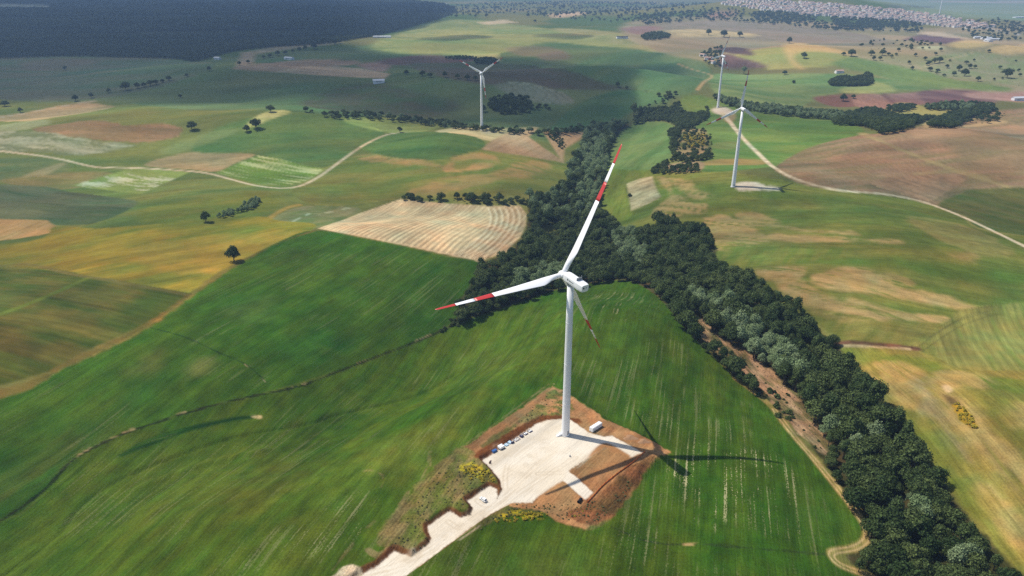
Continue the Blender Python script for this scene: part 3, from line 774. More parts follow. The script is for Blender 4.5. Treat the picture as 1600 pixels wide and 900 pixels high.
# ---- right: the slopes beyond the wood
field([(935, 330), (945, 290), (985, 270), (1035, 265), (1100, 262), (1150, 270), (1215, 280), (1250, 288), (1320, 298), (1380, 302), (1440, 315), (1500, 335), (1560, 365), (1880, 392), (1880, 470), (1540, 498), (1470, 540), (1420, 546), (1330, 540), (1275, 505), (1190, 460), (1100, 440), (1040, 380), (960, 360)],
      (100, 114, 46), (126, 126, 58), [(1150, 380), (1560, 400)], (80, 14), (.36, .7), soft=3, seed=210, jit=.16, stripe=(6, .04), grain=.7, name='wheat_field', label='big olive green hill with tan swirls beyond the wood')
for i, (pp, am) in enumerate([
        ([(1030, 276), (1046, 280), (1052, 300), (1075, 315), (1105, 322), (1085, 336), (1035, 342), (1018, 330), (1046, 308), (1034, 290)], .9),
        ([(1050, 280), (1075, 280), (1085, 295), (1110, 306), (1080, 308), (1060, 296)], .7),
        ([(1096, 345), (1130, 338), (1170, 352), (1190, 366), (1190, 380), (1150, 385), (1120, 392), (1112, 370)], .85),
        ([(1155, 335), (1180, 330), (1205, 338), (1216, 350), (1185, 354), (1160, 346)], .8),
        ([(1200, 350), (1280, 358), (1330, 362), (1330, 366), (1240, 360)], .7),
        ([(1190, 368), (1250, 366), (1330, 372), (1405, 376), (1390, 381), (1290, 376), (1200, 378)], .75),
        ([(1178, 428), (1210, 418), (1262, 417), (1256, 440), (1290, 458), (1350, 474), (1400, 486), (1470, 494), (1478, 502), (1400, 500), (1330, 500), (1290, 496), (1250, 472), (1215, 448)], .85),
        ([(1272, 434), (1300, 420), (1350, 417), (1372, 428), (1400, 446), (1460, 460), (1540, 480), (1530, 488), (1440, 474), (1340, 458), (1290, 448)], .85),
        ([(1365, 428), (1400, 430), (1440, 445), (1400, 448)], .6),
        ([(1480, 395), (1520, 395), (1530, 405), (1490, 405)], .4),
        ([(1420, 340), (1500, 350), (1580, 390), (1540, 400), (1460, 370)], .3)]):
    field(pp, (192, 160, 106), (172, 146, 92), [(1200, 430), (1400, 480)], (50, 7), soft=4, wob=6, amount=am, seed=220 + i, cov=(.16, .46, 45, 4))
field([(1200, 410), (1300, 405), (1420, 405), (1560, 425), (1880, 440), (1880, 455), (1500, 440), (1400, 415), (1300, 414)], (86, 116, 42), None, soft=6, wob=5, amount=.6, seed=235)
field([(1190, 470), (1260, 478), (1380, 504), (1460, 506), (1440, 535), (1330, 532), (1270, 500)], (112, 116, 50), (140, 130, 66), [(1290, 530), (1330, 480)], (40, 4), soft=5, amount=.7, seed=236)
field([(1120, 400), (1200, 385), (1320, 386), (1300, 405), (1190, 415), (1140, 425)], (98, 118, 46), (124, 124, 56), [(1180, 420), (1215, 375)], (40, 5), soft=5, amount=.7, seed=237)
field([(1418, 546), (1450, 525), (1480, 502), (1540, 478), (1880, 462), (1880, 606), (1530, 580), (1470, 560)], (146, 140, 72), (122, 130, 60), [(1530, 560), (1500, 490)], (60, 5), soft=2.5, seed=238, stripe=(5, .09), name='wheat_field', label='pale olive field with slanting rows at the right edge')
for i, pp in enumerate([[(1430, 545), (1490, 505), (1545, 486)], [(1440, 550), (1500, 510), (1560, 490)], [(1450, 528), (1500, 498), (1530, 487)]]):
    strip(pp, .8, (92, 92, 50), soft=.4, amount=.6, seed=240 + i)
field([(1316, 548), (1350, 541), (1420, 546), (1470, 560), (1530, 580), (1880, 606), (1880, 960), (1600, 900), (1530, 830), (1480, 760), (1440, 700), (1400, 640), (1350, 590)],
      (150, 138, 66), (124, 128, 54), [(1420, 600), (1600, 800)], (60, 9), (.38, .68), soft=1.5, seed=245, jit=.18, stripe=(5, .05), grain=.8, name='wheat_field', label='yellow olive crop slope along the right side of the wood')
field([(1316, 548), (1360, 548), (1450, 562), (1530, 588), (1880, 612), (1880, 640), (1520, 605), (1440, 578), (1380, 566), (1340, 566)], (114, 134, 44), (132, 140, 56), soft=4, wob=4, amount=.8, seed=246)
for i, (pp, c, am) in enumerate([
        ([(1345, 575), (1400, 566), (1430, 580), (1440, 600), (1430, 640), (1400, 620)], (194, 164, 98), .75),
        ([(1460, 580), (1520, 582), (1540, 600), (1500, 610), (1500, 625), (1560, 680), (1620, 740), (1620, 790), (1540, 720), (1480, 640)], (192, 164, 104), .65),
        ([(1570, 640), (1620, 620), (1620, 660), (1580, 670)], (196, 168, 100), .7),
        ([(1430, 590), (1455, 600), (1470, 640), (1520, 720), (1500, 710), (1450, 650)], (168, 152, 112), .65),
        ([(1410, 650), (1440, 660), (1500, 750), (1560, 840), (1600, 890), (1540, 830), (1480, 755)], (116, 122, 42), .7),
        ([(1540, 760), (1600, 800), (1620, 870), (1580, 850)], (192, 166, 104), .6),
        ([(1500, 600), (1560, 620), (1600, 680), (1560, 660)], (120, 128, 52), .6)]):
    field(pp, c, None, [(1420, 600), (1600, 800)], (50, 7), soft=5, wob=6, amount=am, seed=250 + i, cov=(.16, .48, 40, 4))
field([(1472, 603), (1482, 602), (1488, 610), (1480, 613)], (216, 190, 140), None, soft=1.5, seed=258)
field([(1474, 616), (1496, 626), (1500, 640), (1486, 634)], (112, 96, 58), None, soft=2.5, seed=259)
strip([(1308, 537), (1350, 537), (1400, 541), (1432, 545)], 5, (120, 84, 62), (92, 70, 50), soft=1.5, seed=260, wob=2, name='ditch', label='short eroded brown ditch beside the end of the wood')
strip([(1316, 540), (1350, 541), (1420, 546)], 2, (186, 166, 122), soft=1, seed=261, wob=2)
# upper right
field([(944, 262), (952, 225), (975, 196), (1000, 190), (1035, 190), (1052, 198), (1046, 220), (1050, 243), (1030, 256), (1012, 266), (985, 272)], (102, 130, 66), (120, 140, 76), [(960, 255), (1040, 200)], (80, 16), soft=2.5, seed=270, name='green_field', label='light green rounded field enclosed by woods')
field([(940, 268), (985, 266), (1020, 266), (1040, 272), (985, 282), (978, 300), (988, 335), (965, 345), (938, 320)], (112, 130, 48), (130, 136, 58), [(950, 340), (975, 270)], (60, 8), soft=3, seed=271, name='green_field', label='yellow green strip beside the wood below the rounded field')
field([(979, 287), (1000, 279), (1019, 275), (1024, 292), (1033, 308), (1010, 320), (986, 329)], (166, 152, 112), (192, 178, 136), [(985, 328), (1030, 308)], (16, 4), (.4, .65), smooth=False, soft=1.5, seed=272, name='fallow_field', label='small pale fallow plot with a single bush')
field([(1062, 170), (1066, 152), (1085, 148), (1130, 158), (1165, 168), (1230, 176), (1310, 186), (1350, 206), (1290, 224), (1250, 238), (1215, 258), (1150, 266), (1095, 268), (1092, 250), (1112, 240), (1106, 210), (1085, 200), (1105, 184)], (96, 128, 58), (118, 138, 66), [(1080, 190), (1320, 200)], (110, 20), soft=3, seed=273, name='green_field', label='bright green hill field between the two far right turbines')
field([(1100, 252), (1140, 248), (1190, 250), (1195, 257), (1140, 258), (1100, 258)], (170, 142, 86), None, soft=4, wob=4, amount=.75, seed=274)
field([(1115, 225), (1150, 222), (1150, 232), (1115, 232)], (146, 138, 80), None, soft=5, wob=5, amount=.5, seed=275)
field([(1125, 170), (1140, 172), (1150, 182), (1140, 192), (1128, 184)], (176, 150, 108), None, soft=4, amount=.8, seed=276)
field([(1212, 262), (1250, 237), (1290, 223), (1345, 211), (1400, 206), (1460, 192), (1540, 175), (1880, 162), (1880, 305), (1560, 296), (1500, 303), (1465, 321), (1420, 311), (1330, 299), (1262, 290), (1225, 275)], (166, 136, 104), (140, 128, 88), [(1260, 260), (1560, 230)], (90, 9), (.36, .68), soft=3, seed=277, jit=.16, stripe=(6, .07), name='ploughed_field', label='broad dry brown ploughed hill beside the white track')
field([(1420, 205), (1500, 200), (1880, 180), (1880, 215), (1540, 218), (1460, 228)], (182, 150, 112), None, soft=8, wob=8, amount=.6, seed=278)
field([(1360, 285), (1430, 272), (1510, 275), (1480, 300), (1450, 314), (1400, 300)], (134, 112, 84), (158, 128, 96), [(1370, 280), (1460, 312)], (60, 4), soft=5, stripe=(5, .12), seed=279)
field([(1480, 215), (1600, 210), (1880, 260), (1560, 270), (1500, 250)], (132, 118, 84), None, soft=12, wob=10, amount=.6, seed=280)
strip([(1345, 208), (1380, 222), (1430, 243), (1480, 262), (1530, 278), (1600, 300)], 9, (172, 156, 106), soft=3, amount=.7, seed=281, wob=3)
strip([(1430, 272), (1500, 268), (1540, 276)], 6, (166, 152, 104), soft=3, amount=.6, seed=282)
field([(1466, 321), (1500, 303), (1550, 295), (1880, 303), (1880, 392), (1560, 362), (1510, 338)], (82, 98, 44), (104, 106, 56), [(1480, 320), (1600, 350)], (70, 7), soft=2, stripe=(5, .08), seed=283, name='green_field', label='dark green drilled field in the corner beyond the white track')
field([(1408, 160), (1460, 170), (1500, 172), (1480, 182), (1420, 180), (1390, 172)], (176, 170, 98), None, soft=4, amount=.8, seed=284)
field([(1445, 200), (1452, 190), (1500, 196), (1560, 188), (1570, 192), (1500, 200)], (196, 170, 120), None, soft=3, amount=.8, seed=285)
field([(1150, 288), (1180, 285), (1218, 294), (1200, 298), (1155, 298)], (208, 194, 170), (178, 164, 130), soft=2, wob=4, seed=286, name='gravel_pad', label='pale gravel patch beside the foot of a right hand turbine')
field([(1112, 170), (1130, 167), (1146, 174), (1140, 180), (1120, 178)], (216, 204, 182), (200, 184, 160), soft=1.5, seed=287, name='gravel_pad', label='pale gravel patch at the foot of the far hilltop turbine')
field([(752, 206), (760, 203), (775, 205), (762, 209)], (190, 176, 146), None, soft=2, amount=.6, seed=288)
# woods' floors
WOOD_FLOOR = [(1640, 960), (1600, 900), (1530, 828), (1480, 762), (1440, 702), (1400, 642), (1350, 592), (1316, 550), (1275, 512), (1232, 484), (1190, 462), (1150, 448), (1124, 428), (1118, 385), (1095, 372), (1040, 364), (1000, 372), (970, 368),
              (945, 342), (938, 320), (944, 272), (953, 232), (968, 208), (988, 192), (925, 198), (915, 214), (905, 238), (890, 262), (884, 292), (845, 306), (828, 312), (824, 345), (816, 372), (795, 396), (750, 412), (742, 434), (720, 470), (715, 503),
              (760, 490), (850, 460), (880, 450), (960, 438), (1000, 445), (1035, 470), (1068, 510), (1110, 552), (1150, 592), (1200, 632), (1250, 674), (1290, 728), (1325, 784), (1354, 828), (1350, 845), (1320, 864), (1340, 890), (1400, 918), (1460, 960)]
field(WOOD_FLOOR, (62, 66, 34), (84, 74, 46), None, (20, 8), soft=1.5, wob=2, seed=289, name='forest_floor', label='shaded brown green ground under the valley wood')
field([(1060, 205), (1100, 202), (1107, 222), (1100, 243), (1060, 247), (1052, 225)], (176, 146, 100), (118, 116, 62), soft=2, wob=4, seed=290, name='scrubland', label='brown scrubby plot with yellow bushes among the far woods')
field([(1040, 258), (1095, 252), (1095, 266), (1050, 269)], (160, 138, 102), None, soft=3, seed=291)
field([(846, 352), (864, 346), (868, 360), (850, 366)], (140, 136, 70), None, soft=2, seed=292)
field([(1070, 486), (1082, 486), (1120, 515), (1180, 555), (1230, 600), (1262, 640), (1290, 680), (1300, 720), (1282, 705), (1250, 675), (1222, 648), (1200, 620), (1150, 575), (1100, 530)], (184, 146, 110), (112, 104, 62), [(1080, 490), (1280, 690)], (14, 3), soft=1.2, wob=4.5, seed=293, grain=1.2, jit=.3, name='clearing', label='stony brown felled clearing along the edge of the wood')
strip([(1150, 592), (1200, 630), (1220, 655), (1240, 680), (1270, 715), (1300, 752), (1330, 790), (1352, 822), (1354, 842), (1335, 856), (1300, 864), (1312, 882), (1345, 895), (1400, 915)], 4.5, (164, 146, 84), (138, 130, 66), soft=1, seed=294, name='dirt_track', label='rutted farm track bending round the tip of the green hill')
strip([(1210, 640), (1240, 680), (1270, 715), (1300, 752), (1330, 790), (1352, 822), (1354, 842), (1335, 856), (1300, 864), (1312, 882), (1345, 895), (1400, 915)], .8, (198, 170, 118), soft=.4, seed=295, twin=1.1)

# ---- tracks
R1 = [(-40, 233), (0, 236), (60, 243), (100, 250), (150, 261), (200, 262), (260, 265), (320, 270), (360, 280), (400, 290), (440, 294), (470, 290), (500, 275), (540, 246), (570, 226), (600, 212), (625, 207)]
strip(R1, 5.2, (212, 192, 154), (196, 176, 138), soft=.8, seed=300, minpix=.35, name='dirt_road', label='pale dirt track winding through the left fields')
strip([(625, 207), (700, 203), (745, 204)], 4, (186, 174, 122), soft=1.5, amount=.7, seed=301)
R2 = [(1128, 176), (1140, 190), (1160, 215), (1185, 240), (1210, 262), (1250, 282), (1310, 297), (1380, 303), (1440, 315), (1500, 337), (1560, 365), (1620, 394)]
strip(R2, 5.5, (226, 208, 172), (206, 186, 150), soft=.8, seed=302, minpix=.4, name='dirt_road', label='whitish dirt track running past the right hand turbines')
strip([(-20, 187), (60, 173), (130, 160), (160, 158)], 6, (186, 172, 140), soft=2, amount=.8, seed=303)
strip([(1090, 140), (1100, 128), (1112, 118), (1080, 108), (1060, 100)], 8, (190, 158, 110), soft=3, amount=.7, seed=304)
strip([(1530, 40), (1560, 48), (1595, 55)], 14, (190, 184, 178), soft=5, amount=.8, seed=305)
strip([(1435, 108), (1460, 98), (1500, 88), (1540, 76)], 8, (186, 166, 124), soft=4, amount=.6, seed=306)

# ---- turbine platform colours
field([(727, 703), (757, 720), (782, 750), (776, 763), (764, 758), (730, 780), (737, 803), (703, 798), (668, 821), (670, 848), (644, 870), (615, 859), (590, 852), (610, 815), (650, 765), (690, 728)], (106, 112, 46), (146, 126, 78), [(620, 850), (720, 720)], (10, 3), soft=1.2, wob=2, seed=320, grain=1.3, jit=.3, raw=True, name='weedy_verge', label='weedy ground with wheel ruts between the green crop and the platform')
field([(740, 832), (800, 806), (853, 800), (915, 824), (955, 800), (930, 775), (842, 783), (796, 787), (744, 819)], (96, 102, 46), (124, 104, 60), soft=1.0, wob=1.5, seed=321, grain=1.3, jit=.3, raw=True, name='weedy_verge', label='weedy bank with yellow flowers below the gravel platform')
field(EARTH_PX, (196, 146, 98), (176, 128, 84), [(800, 700), (900, 620)], (16, 5), soft=.8, wob=1.2, seed=322, grain=.8, jit=.18, raw=True, smooth=False, name='earthworks', label='bare orange brown soil cut and filled round the turbine platform')
field([(790, 672), (830, 640), (866, 606), (884, 622), (905, 640), (896, 650), (860, 652), (830, 662), (800, 685)], (110, 112, 56), (164, 132, 86), soft=1, wob=2.5, seed=323, grain=1.2, raw=True, cov=(.3, .55, 8, 5))
field([(752, 700), (790, 672), (806, 664), (800, 680), (765, 702)], (112, 112, 58), None, soft=1, wob=1.5, amount=.8, seed=324, raw=True)
field([(745, 712), (830, 657), (858, 648), (890, 650), (910, 658), (900, 662), (860, 657), (838, 664), (785, 701), (757, 719)], (138, 86, 48), (116, 72, 40), soft=.8, wob=.6, seed=325, raw=True)
field([(925, 772), (950, 757), (975, 735), (1003, 718), (1020, 714), (1010, 732), (985, 768), (960, 798), (935, 812), (905, 812), (885, 800), (910, 785)], (150, 98, 62), (112, 84, 48), soft=1, wob=1.5, seed=326, raw=True, grain=1.5, jit=.35)
strip(PAD_PX[6:30], 3.4, (138, 90, 54), (112, 74, 44), soft=.7, wob=.9, seed=326, smooth=False)
strip(PAD_PX[31:37], 2.6, (150, 104, 62), (120, 92, 50), soft=.7, wob=.9, seed=316, smooth=False, amount=.8)
field(PAD_PX, (130, 82, 46), None, soft=1.8, wob=.8, amount=.8, seed=327, raw=True, smooth=False)
field(PAD_PX, (255, 243, 222), (250, 235, 210), [(800, 760), (900, 680)], (12, 6), soft=.55, wob=.5, seed=328, raw=True, smooth=False, grain=.16, jit=.03, name='gravel_pad', label='bright white gravel platform and slip road at the near turbine')
field([(930, 700), (948, 692), (975, 706), (984, 716), (950, 735), (905, 742), (890, 736), (912, 722)], (196, 144, 94), (180, 130, 84), soft=1, seed=329, raw=True, amount=1.0)
field([(843, 772), (880, 751), (897, 765), (912, 777), (880, 786), (840, 784)], (192, 142, 94), (174, 128, 84), soft=.8, seed=330, raw=True)
field([(888, 737), (880, 750), (915, 774), (926, 765)], (254, 241, 219), None, soft=.5, wob=.3, seed=331, raw=True, smooth=False)
for i, pp in enumerate([[(560, 900), (640, 875), (720, 828), (790, 775), (830, 735), (870, 700)], [(570, 905), (650, 880), (730, 832), (800, 778), (850, 745), (900, 715)], [(790, 775), (790, 740), (800, 715), (830, 690)], [(745, 782), (760, 790), (790, 778)], [(700, 815), (720, 825), (745, 812)], [(840, 740), (890, 735), (930, 705), (960, 695)]]):
    strip(pp, .8, (222, 204, 176), soft=.4, amount=.55, seed=340 + i, twin=1.0, cov=(.3, .6, 9))
field([(780, 700), (830, 680), (860, 700), (840, 740), (800, 740)], (226, 210, 184), None, soft=4, wob=5, amount=.45, seed=347, raw=True, cov=(.45, .65, 5, 4))
field([(600, 885), (680, 840), (740, 800), (760, 800), (690, 850), (620, 895)], (224, 204, 174), None, soft=2, wob=2, amount=.4, seed=348, raw=True, cov=(.42, .62, 5, 3))
field([(532, 892), (548, 885), (562, 889), (566, 898), (540, 905), (520, 905)], (214, 196, 164), (150, 134, 96), soft=.8, wob=2.5, seed=332, raw=True, grain=1.5)
field([(715, 735), (740, 728), (765, 740), (770, 755), (745, 750), (725, 745)], (214, 188, 40), None, [(700, 750), (770, 740)], (3, 1.5), soft=1.5, wob=2, amount=.8, seed=333, raw=True, cov=(.5, .62, 2.2, 1.8))
field([(795, 800), (840, 800), (850, 806), (820, 812), (780, 814)], (214, 186, 40), None, soft=1.5, wob=2, amount=.8, seed=334, raw=True, cov=(.46, .6, 2.2, 1.8))
field([(1490, 634), (1500, 633), (1518, 650), (1527, 668), (1515, 668), (1500, 655)], (222, 178, 36), (170, 140, 44), soft=1, wob=2, seed=335)
field([(560, 720), (700, 640), (760, 610), (720, 690), (640, 760)], (130, 134, 52), None, [(250, 860), (480, 680)], (30, 6), soft=10, amount=.35, seed=336)
# growth differences of every size, running along each field's rows; sizes too small for the sheet are left to the material
pad_m = (IDS == [i for i, p in enumerate(PIECES) if p[0] == 'gravel_pad'][-1])
ca_, sa_ = np.cos(DIRA), np.sin(DIRA)
AL, AC = GX * ca_ + GY * sa_, GX * sa_ - GY * ca_
mod = np.zeros((NR, NC)); hue = np.zeros((NR, NC))
for i_, lam in enumerate((220., 110., 55., 28., 14., 7., 3.5)):
    w_ = np.clip(lam / (2.2 * CELL) - .5, 0, 1) * np.clip(25 * CELL / lam, 0.22, 1)
    mod += w_ * (vnoise(AL / (lam * 2.6), AC / lam, 1000 + i_) - .5)
    hue += w_ * (vnoise(GX / lam * .8, GY / lam * .8, 1100 + i_) - .5)
mod = np.where(pad_m, mod * .12, mod); hue = np.where(pad_m, 0, hue)
COLR *= (1 + .30 * mod)[..., None]
COLR[..., 0] *= 1 + .18 * hue
COLR[..., 2] *= 1 - .06 * hue
COLR = np.clip(COLR, 0.004, 0.85)

# ---- cut the sheet into its pieces of land
idx = np.arange(NR * NC).reshape(NR, NC)
nxt = np.roll(idx, -1, 1)
quads = np.stack([idx[:-1], nxt[:-1], nxt[1:], idx[1:]], -1)[:, :, ::-1]
fid = IDS[:-1]
VX = np.stack([GX, GY, GZ], -1).reshape(-1, 3)
VC = COLR.reshape(-1, 3)
VG = GRAIN.reshape(-1)
VB = BLEACH.reshape(-1)
FD = DIRA[:-1]
for k, (nm_, lb_) in enumerate(PIECES):
    q = quads[fid == k].reshape(-1, 4)
    if len(q) < 6:
        continue
    used, inv = np.unique(q, return_inverse=True)
    inv = inv.reshape(-1)
    me = bpy.data.meshes.new(nm_)
    me.vertices.add(len(used))
    me.vertices.foreach_set('co', VX[used].astype(np.float32).ravel())
    me.loops.add(len(inv))
    me.loops.foreach_set('vertex_index', inv.astype(np.int32))
    me.polygons.add(len(q))
    me.polygons.foreach_set('loop_start', np.arange(0, len(inv), 4, dtype=np.int32))
    me.polygons.foreach_set('use_smooth', np.ones(len(q), bool))
    at = me.attributes.new('Col', 'FLOAT_COLOR', 'POINT')
    at.data.foreach_set('color', np.concatenate([VC[used], np.ones((len(used), 1))], 1).astype(np.float32).ravel())
    ag = me.attributes.new('Grain', 'FLOAT', 'POINT')
    ag.data.foreach_set('value', VG[used].astype(np.float32))
    ag = me.attributes.new('Bleach', 'FLOAT', 'POINT')
    ag.data.foreach_set('value', VB[used].astype(np.float32))
    ag = me.attributes.new('Dir', 'FLOAT', 'FACE')
    ag.data.foreach_set('value', FD[fid == k].astype(np.float32).ravel())
    me.materials.append(M_GROUND)
    me.update(calc_edges=True)
    o = link(nm_, me)
    tag(o, lb_, 'ground' if nm_ == 'ground' else nm_.split('_')[-1], kind='structure')

# ================================================================== WIND TURBINES
def blade_mesh(hub, a, nn, ln, f0, f1, n_sec, pitch, chord_max, root_d, cone, infl=0.0):
    """a stretch f0..f1 of a lofted blade; a = span direction, nn = rotor axis"""
    c0 = np.cross(nn, a)
    mb = MB()
    K = 14
    V, Fc = [], []
    for i in range(n_sec + 1):
        f = f0 + (f1 - f0) * i / n_sec
        if f < 0.06:
            ch, th, blend = root_d, root_d, 0.0
        else:
            blend = float(sstep(0.06, 0.2, f))
            cm = chord_max * (1 - 0.80 * max(0.0, (f - 0.2) / 0.8) ** 0.82)
            if f > 0.97: cm *= max(0.22, math.sqrt(max(0.0, 1 - ((f - 0.97) / 0.031) ** 2)))
            ch = root_d * (1 - blend) + cm * blend
            th = root_d * (1 - blend) + (cm * (0.34 - 0.2 * min(1, f / 0.6))) * blend
        tw = pitch - R(14) * (1 - f) ** 2 * blend
        cd = c0 * math.cos(tw) + nn * math.sin(tw)
        td = np.cross(a, cd)
        o = hub + a * (ln * f * math.cos(cone)) + nn * (ln * f * math.sin(cone) + 1.2 * f * f)
        for k in range(K):
            w = 2 * math.pi * k / K
            cx = math.cos(w) * 0.5
            cx_air = cx - 0.20 * blend
            tk = math.sin(w) * 0.5 * (1 - blend + blend * (0.55 + 0.45 * math.cos(w)) ** 0.7 * 1.1)
            V.append(o + cd * cx_air * (ch + infl) + td * tk * (th + infl))
    for i in range(n_sec):
        for k in range(K):
            k2 = (k + 1) % K
            Fc.append((i * K + k, i * K + k2, (i + 1) * K + k2, (i + 1) * K + k))
    Fc.append(tuple(reversed(range(K))))
    Fc.append(tuple(range(n_sec * K, (n_sec + 1) * K)))
    return mb.add(V, Fc)

def turbine(px, H, yaw, phase, RR, ov, tilt, cone, pitch, label, chord, d0, d1, detail, group=None, loc=None):
    g = flat([px])[0] if loc is None else np.array(loc)
    z0 = 0.0 if loc is None else float(height_at(*g)[0])
    root = link('wind_turbine', None)
    root.location = (g[0], g[1], z0)
    root.rotation_euler = (0, 0, -R(yaw))
    tag(root, label, 'wind turbine', group)
    S = RR / 68.0
    # tower: four slightly tapering sections with flange rings
    mb = MB()
    prof = [(-1.5, d0 / 2), (0.0, d0 / 2)]
    for q in (0.22, 0.48, 0.74):
        zz = H * q
        rr = (d0 + (d1 - d0) * q) / 2
        prof += [(zz - 1.0, rr), (zz - 0.25, rr), (zz - 0.12, rr + .004), (zz - 0.1, rr + 0.045), (zz + 0.1, rr + 0.045), (zz + 0.12, rr), (zz + 0.25, rr), (zz + 1.0, rr)]
    prof += [(H - 2.2 * S - 0.4, d1 / 2)]
    mb.tube([(0, 0, p[0]) for p in prof], [p[1] for p in prof], 40)
    tw = mb.build('tower', M_WHITE, root, smooth=True)
    tw.data.polygons.foreach_set('use_smooth', [len(p.vertices) == 4 for p in tw.data.polygons])
    MB().tube([(0, 0, -1.2), (0, 0, 0.25)], [d0 / 2 + .55, d0 / 2 + .5], 32).build('foundation_ring', M_CONC, root)
    MB().box((0, -d0 / 2 - .01, 2.2), (.95, .12, 2.2)).build('door', M_GREY, tw)
    yw = MB().tube([(0, 0, H - 2.2 * S - 1.1), (0, 0, H - 1.7 * S)], [d1 / 2 + .22, d1 / 2 + .22], 28).build('yaw_bearing', M_GREY, root)
    # nacelle: rounded housing from behind the hub to the tail
    W2, Ht, L0, L1 = 2.1 * S + .2, 4.2 * S, ov - 2.0 * S, -(13.0 * S - 2.0)
    tl = R(tilt)
    def tip(p):                                        # tilt the machine's axis
        y, zz = p[1], p[2]
        return (p[0], y * math.cos(tl) * 1.0 - zz * math.sin(tl), H + y * math.sin(tl) + zz * math.cos(tl))
    mb = MB()
    secs = [(L0, .55, .60, 0.0), (L0 - .7 * S, .84, .90, 0.0), (L0 - 2.2 * S, .97, .98, .0), (L0 * .2 + L1 * .8, 1.0, 1.0, .0), (L1 + .9 * S, .98, .95, .04), (L1, .90, .84, .06)]
    n = 24
    V, Fc = [], []
    for (yy, sx, sz, up) in secs:
        for k in range(n):
            w = 2 * math.pi * (k + .5) / n
            cx, cz = math.cos(w), math.sin(w)
            e = 0.34
            V.append(tip((math.copysign(abs(cx) ** e, cx) * W2 * sx, yy, math.copysign(abs(cz) ** e, cz) * Ht / 2 * sz + up * S)))
    for i in range(len(secs) - 1):
        for k in range(n):
            k2 = (k + 1) % n
            Fc.append((i * n + k, (i + 1) * n + k, (i + 1) * n + k2, i * n + k2))
    Fc.append(tuple(range(n)))
    Fc.append(tuple(reversed(range((len(secs) - 1) * n, len(secs) * n))))
    nac = mb.add(V, Fc).build('nacelle', M_WHITE, root, smooth=True)
    nac.modifiers.new('split', 'EDGE_SPLIT').split_angle = R(40)
    if detail:
        def bit(name, boxes, mat, par=nac):
            m_ = MB()
            for c, d in boxes:
                b0 = MB().box(c, d)
                m_.add([tip(v) for v in b0.v], b0.f)
            return m_.build(name, mat, par)
        yr = L1 - .04
        bit('vent', [((-1.0, yr, .35), (.75, .12, .7))], M_DARKGREY)
        bit('vent', [((.5, yr, .35), (.5, .12, .5))], M_GREY)
        bit('cooler_frame', [((0, L1 * .55, Ht / 2 + .75), (3.0, .35, .16)), ((0, L1 * .55, Ht / 2 + 1.35), (3.0, .3, .14)), ((-1.5, L1 * .55, Ht / 2 + .6), (.16, .3, 1.6)), ((1.5, L1 * .55, Ht / 2 + .6), (.16, .3, 1.6)), ((0, L1 * .55, Ht / 2 + .6), (2.9, .12, 1.3))], M_GREY)
        bit('wind_sensor', [((-.7, L1 * .60, Ht / 2 + 1.6), (.09, .09, 2.0)), ((.7, L1 * .60, Ht / 2 + 1.6), (.09, .09, 2.0)), ((-.7, L1 * .60, Ht / 2 + 2.6), (.5, .12, .12)), ((.7, L1 * .60, Ht / 2 + 2.6), (.5, .12, .12))], M_GREY)
        bit('roof_hatch', [((.3, L1 * .1, Ht / 2 + .02), (1.3, 1.6, .14))], M_WHITE)
        xs = -(W2 + .015)
        bit('emblem', [((xs, -.4, .35), (.05, .9, .9)), ((xs, -1.75, .3), (.05, .5, .7)), ((xs, -2.6, .25), (.05, .6, .5)), ((xs, -3.5, .25), (.05, .6, .5)), ((xs, -4.4, .25), (.05, .6, .5))], M_GREY)
        bit('panel_seam', [((xs + .02, L1 * .5, -.9), (.04, -L1 * .9, .07))], M_GREY)
    # hub and blades
    hub = np.array([0, ov, H], float)
    nn = np.array([0, math.cos(tl), math.sin(tl)])
    s_, u_ = np.array([-1.0, 0, 0]), np.array([0, -math.sin(tl), math.cos(tl)])
    mb = MB()
    pr = [(-2.0, 1.75), (-1.2, 2.0), (.4, 2.0), (1.5, 1.7), (2.3, 1.15), (2.8, .55), (2.95, .05)]
    mb.tube([hub + nn * p[0] * S for p in pr], [p[1] * S for p in pr], 24)
    mb.build('hub', M_WHITE, root, smooth=True)
    for k in range(3):
        w = R(phase) + k * 2 * math.pi / 3
        a = math.cos(w) * u_ + math.sin(w) * s_
        # the bands are counted from the tip: red, white, red, then white down to the root
        b = blade_mesh(hub, a, nn, RR, 0.012, 0.575, 22, R(pitch), chord, 2.6 * S, R(cone)).build('blade', M_WHITE, root, smooth=True)
        blade_mesh(hub, a, nn, RR, 0.575, 0.715, 6, R(pitch), chord, 2.6 * S, R(cone)).build('red_band', M_RED, b, smooth=True)
        blade_mesh(hub, a, nn, RR, 0.715, 0.855, 6, R(pitch), chord, 2.6 * S, R(cone)).build('white_band', M_WHITE, b, smooth=True)
        blade_mesh(hub, a, nn, RR, 0.855, 1.0, 12, R(pitch), chord, 2.6 * S, R(cone)).build('red_tip', M_RED, b, smooth=True)
    return root, g, z0

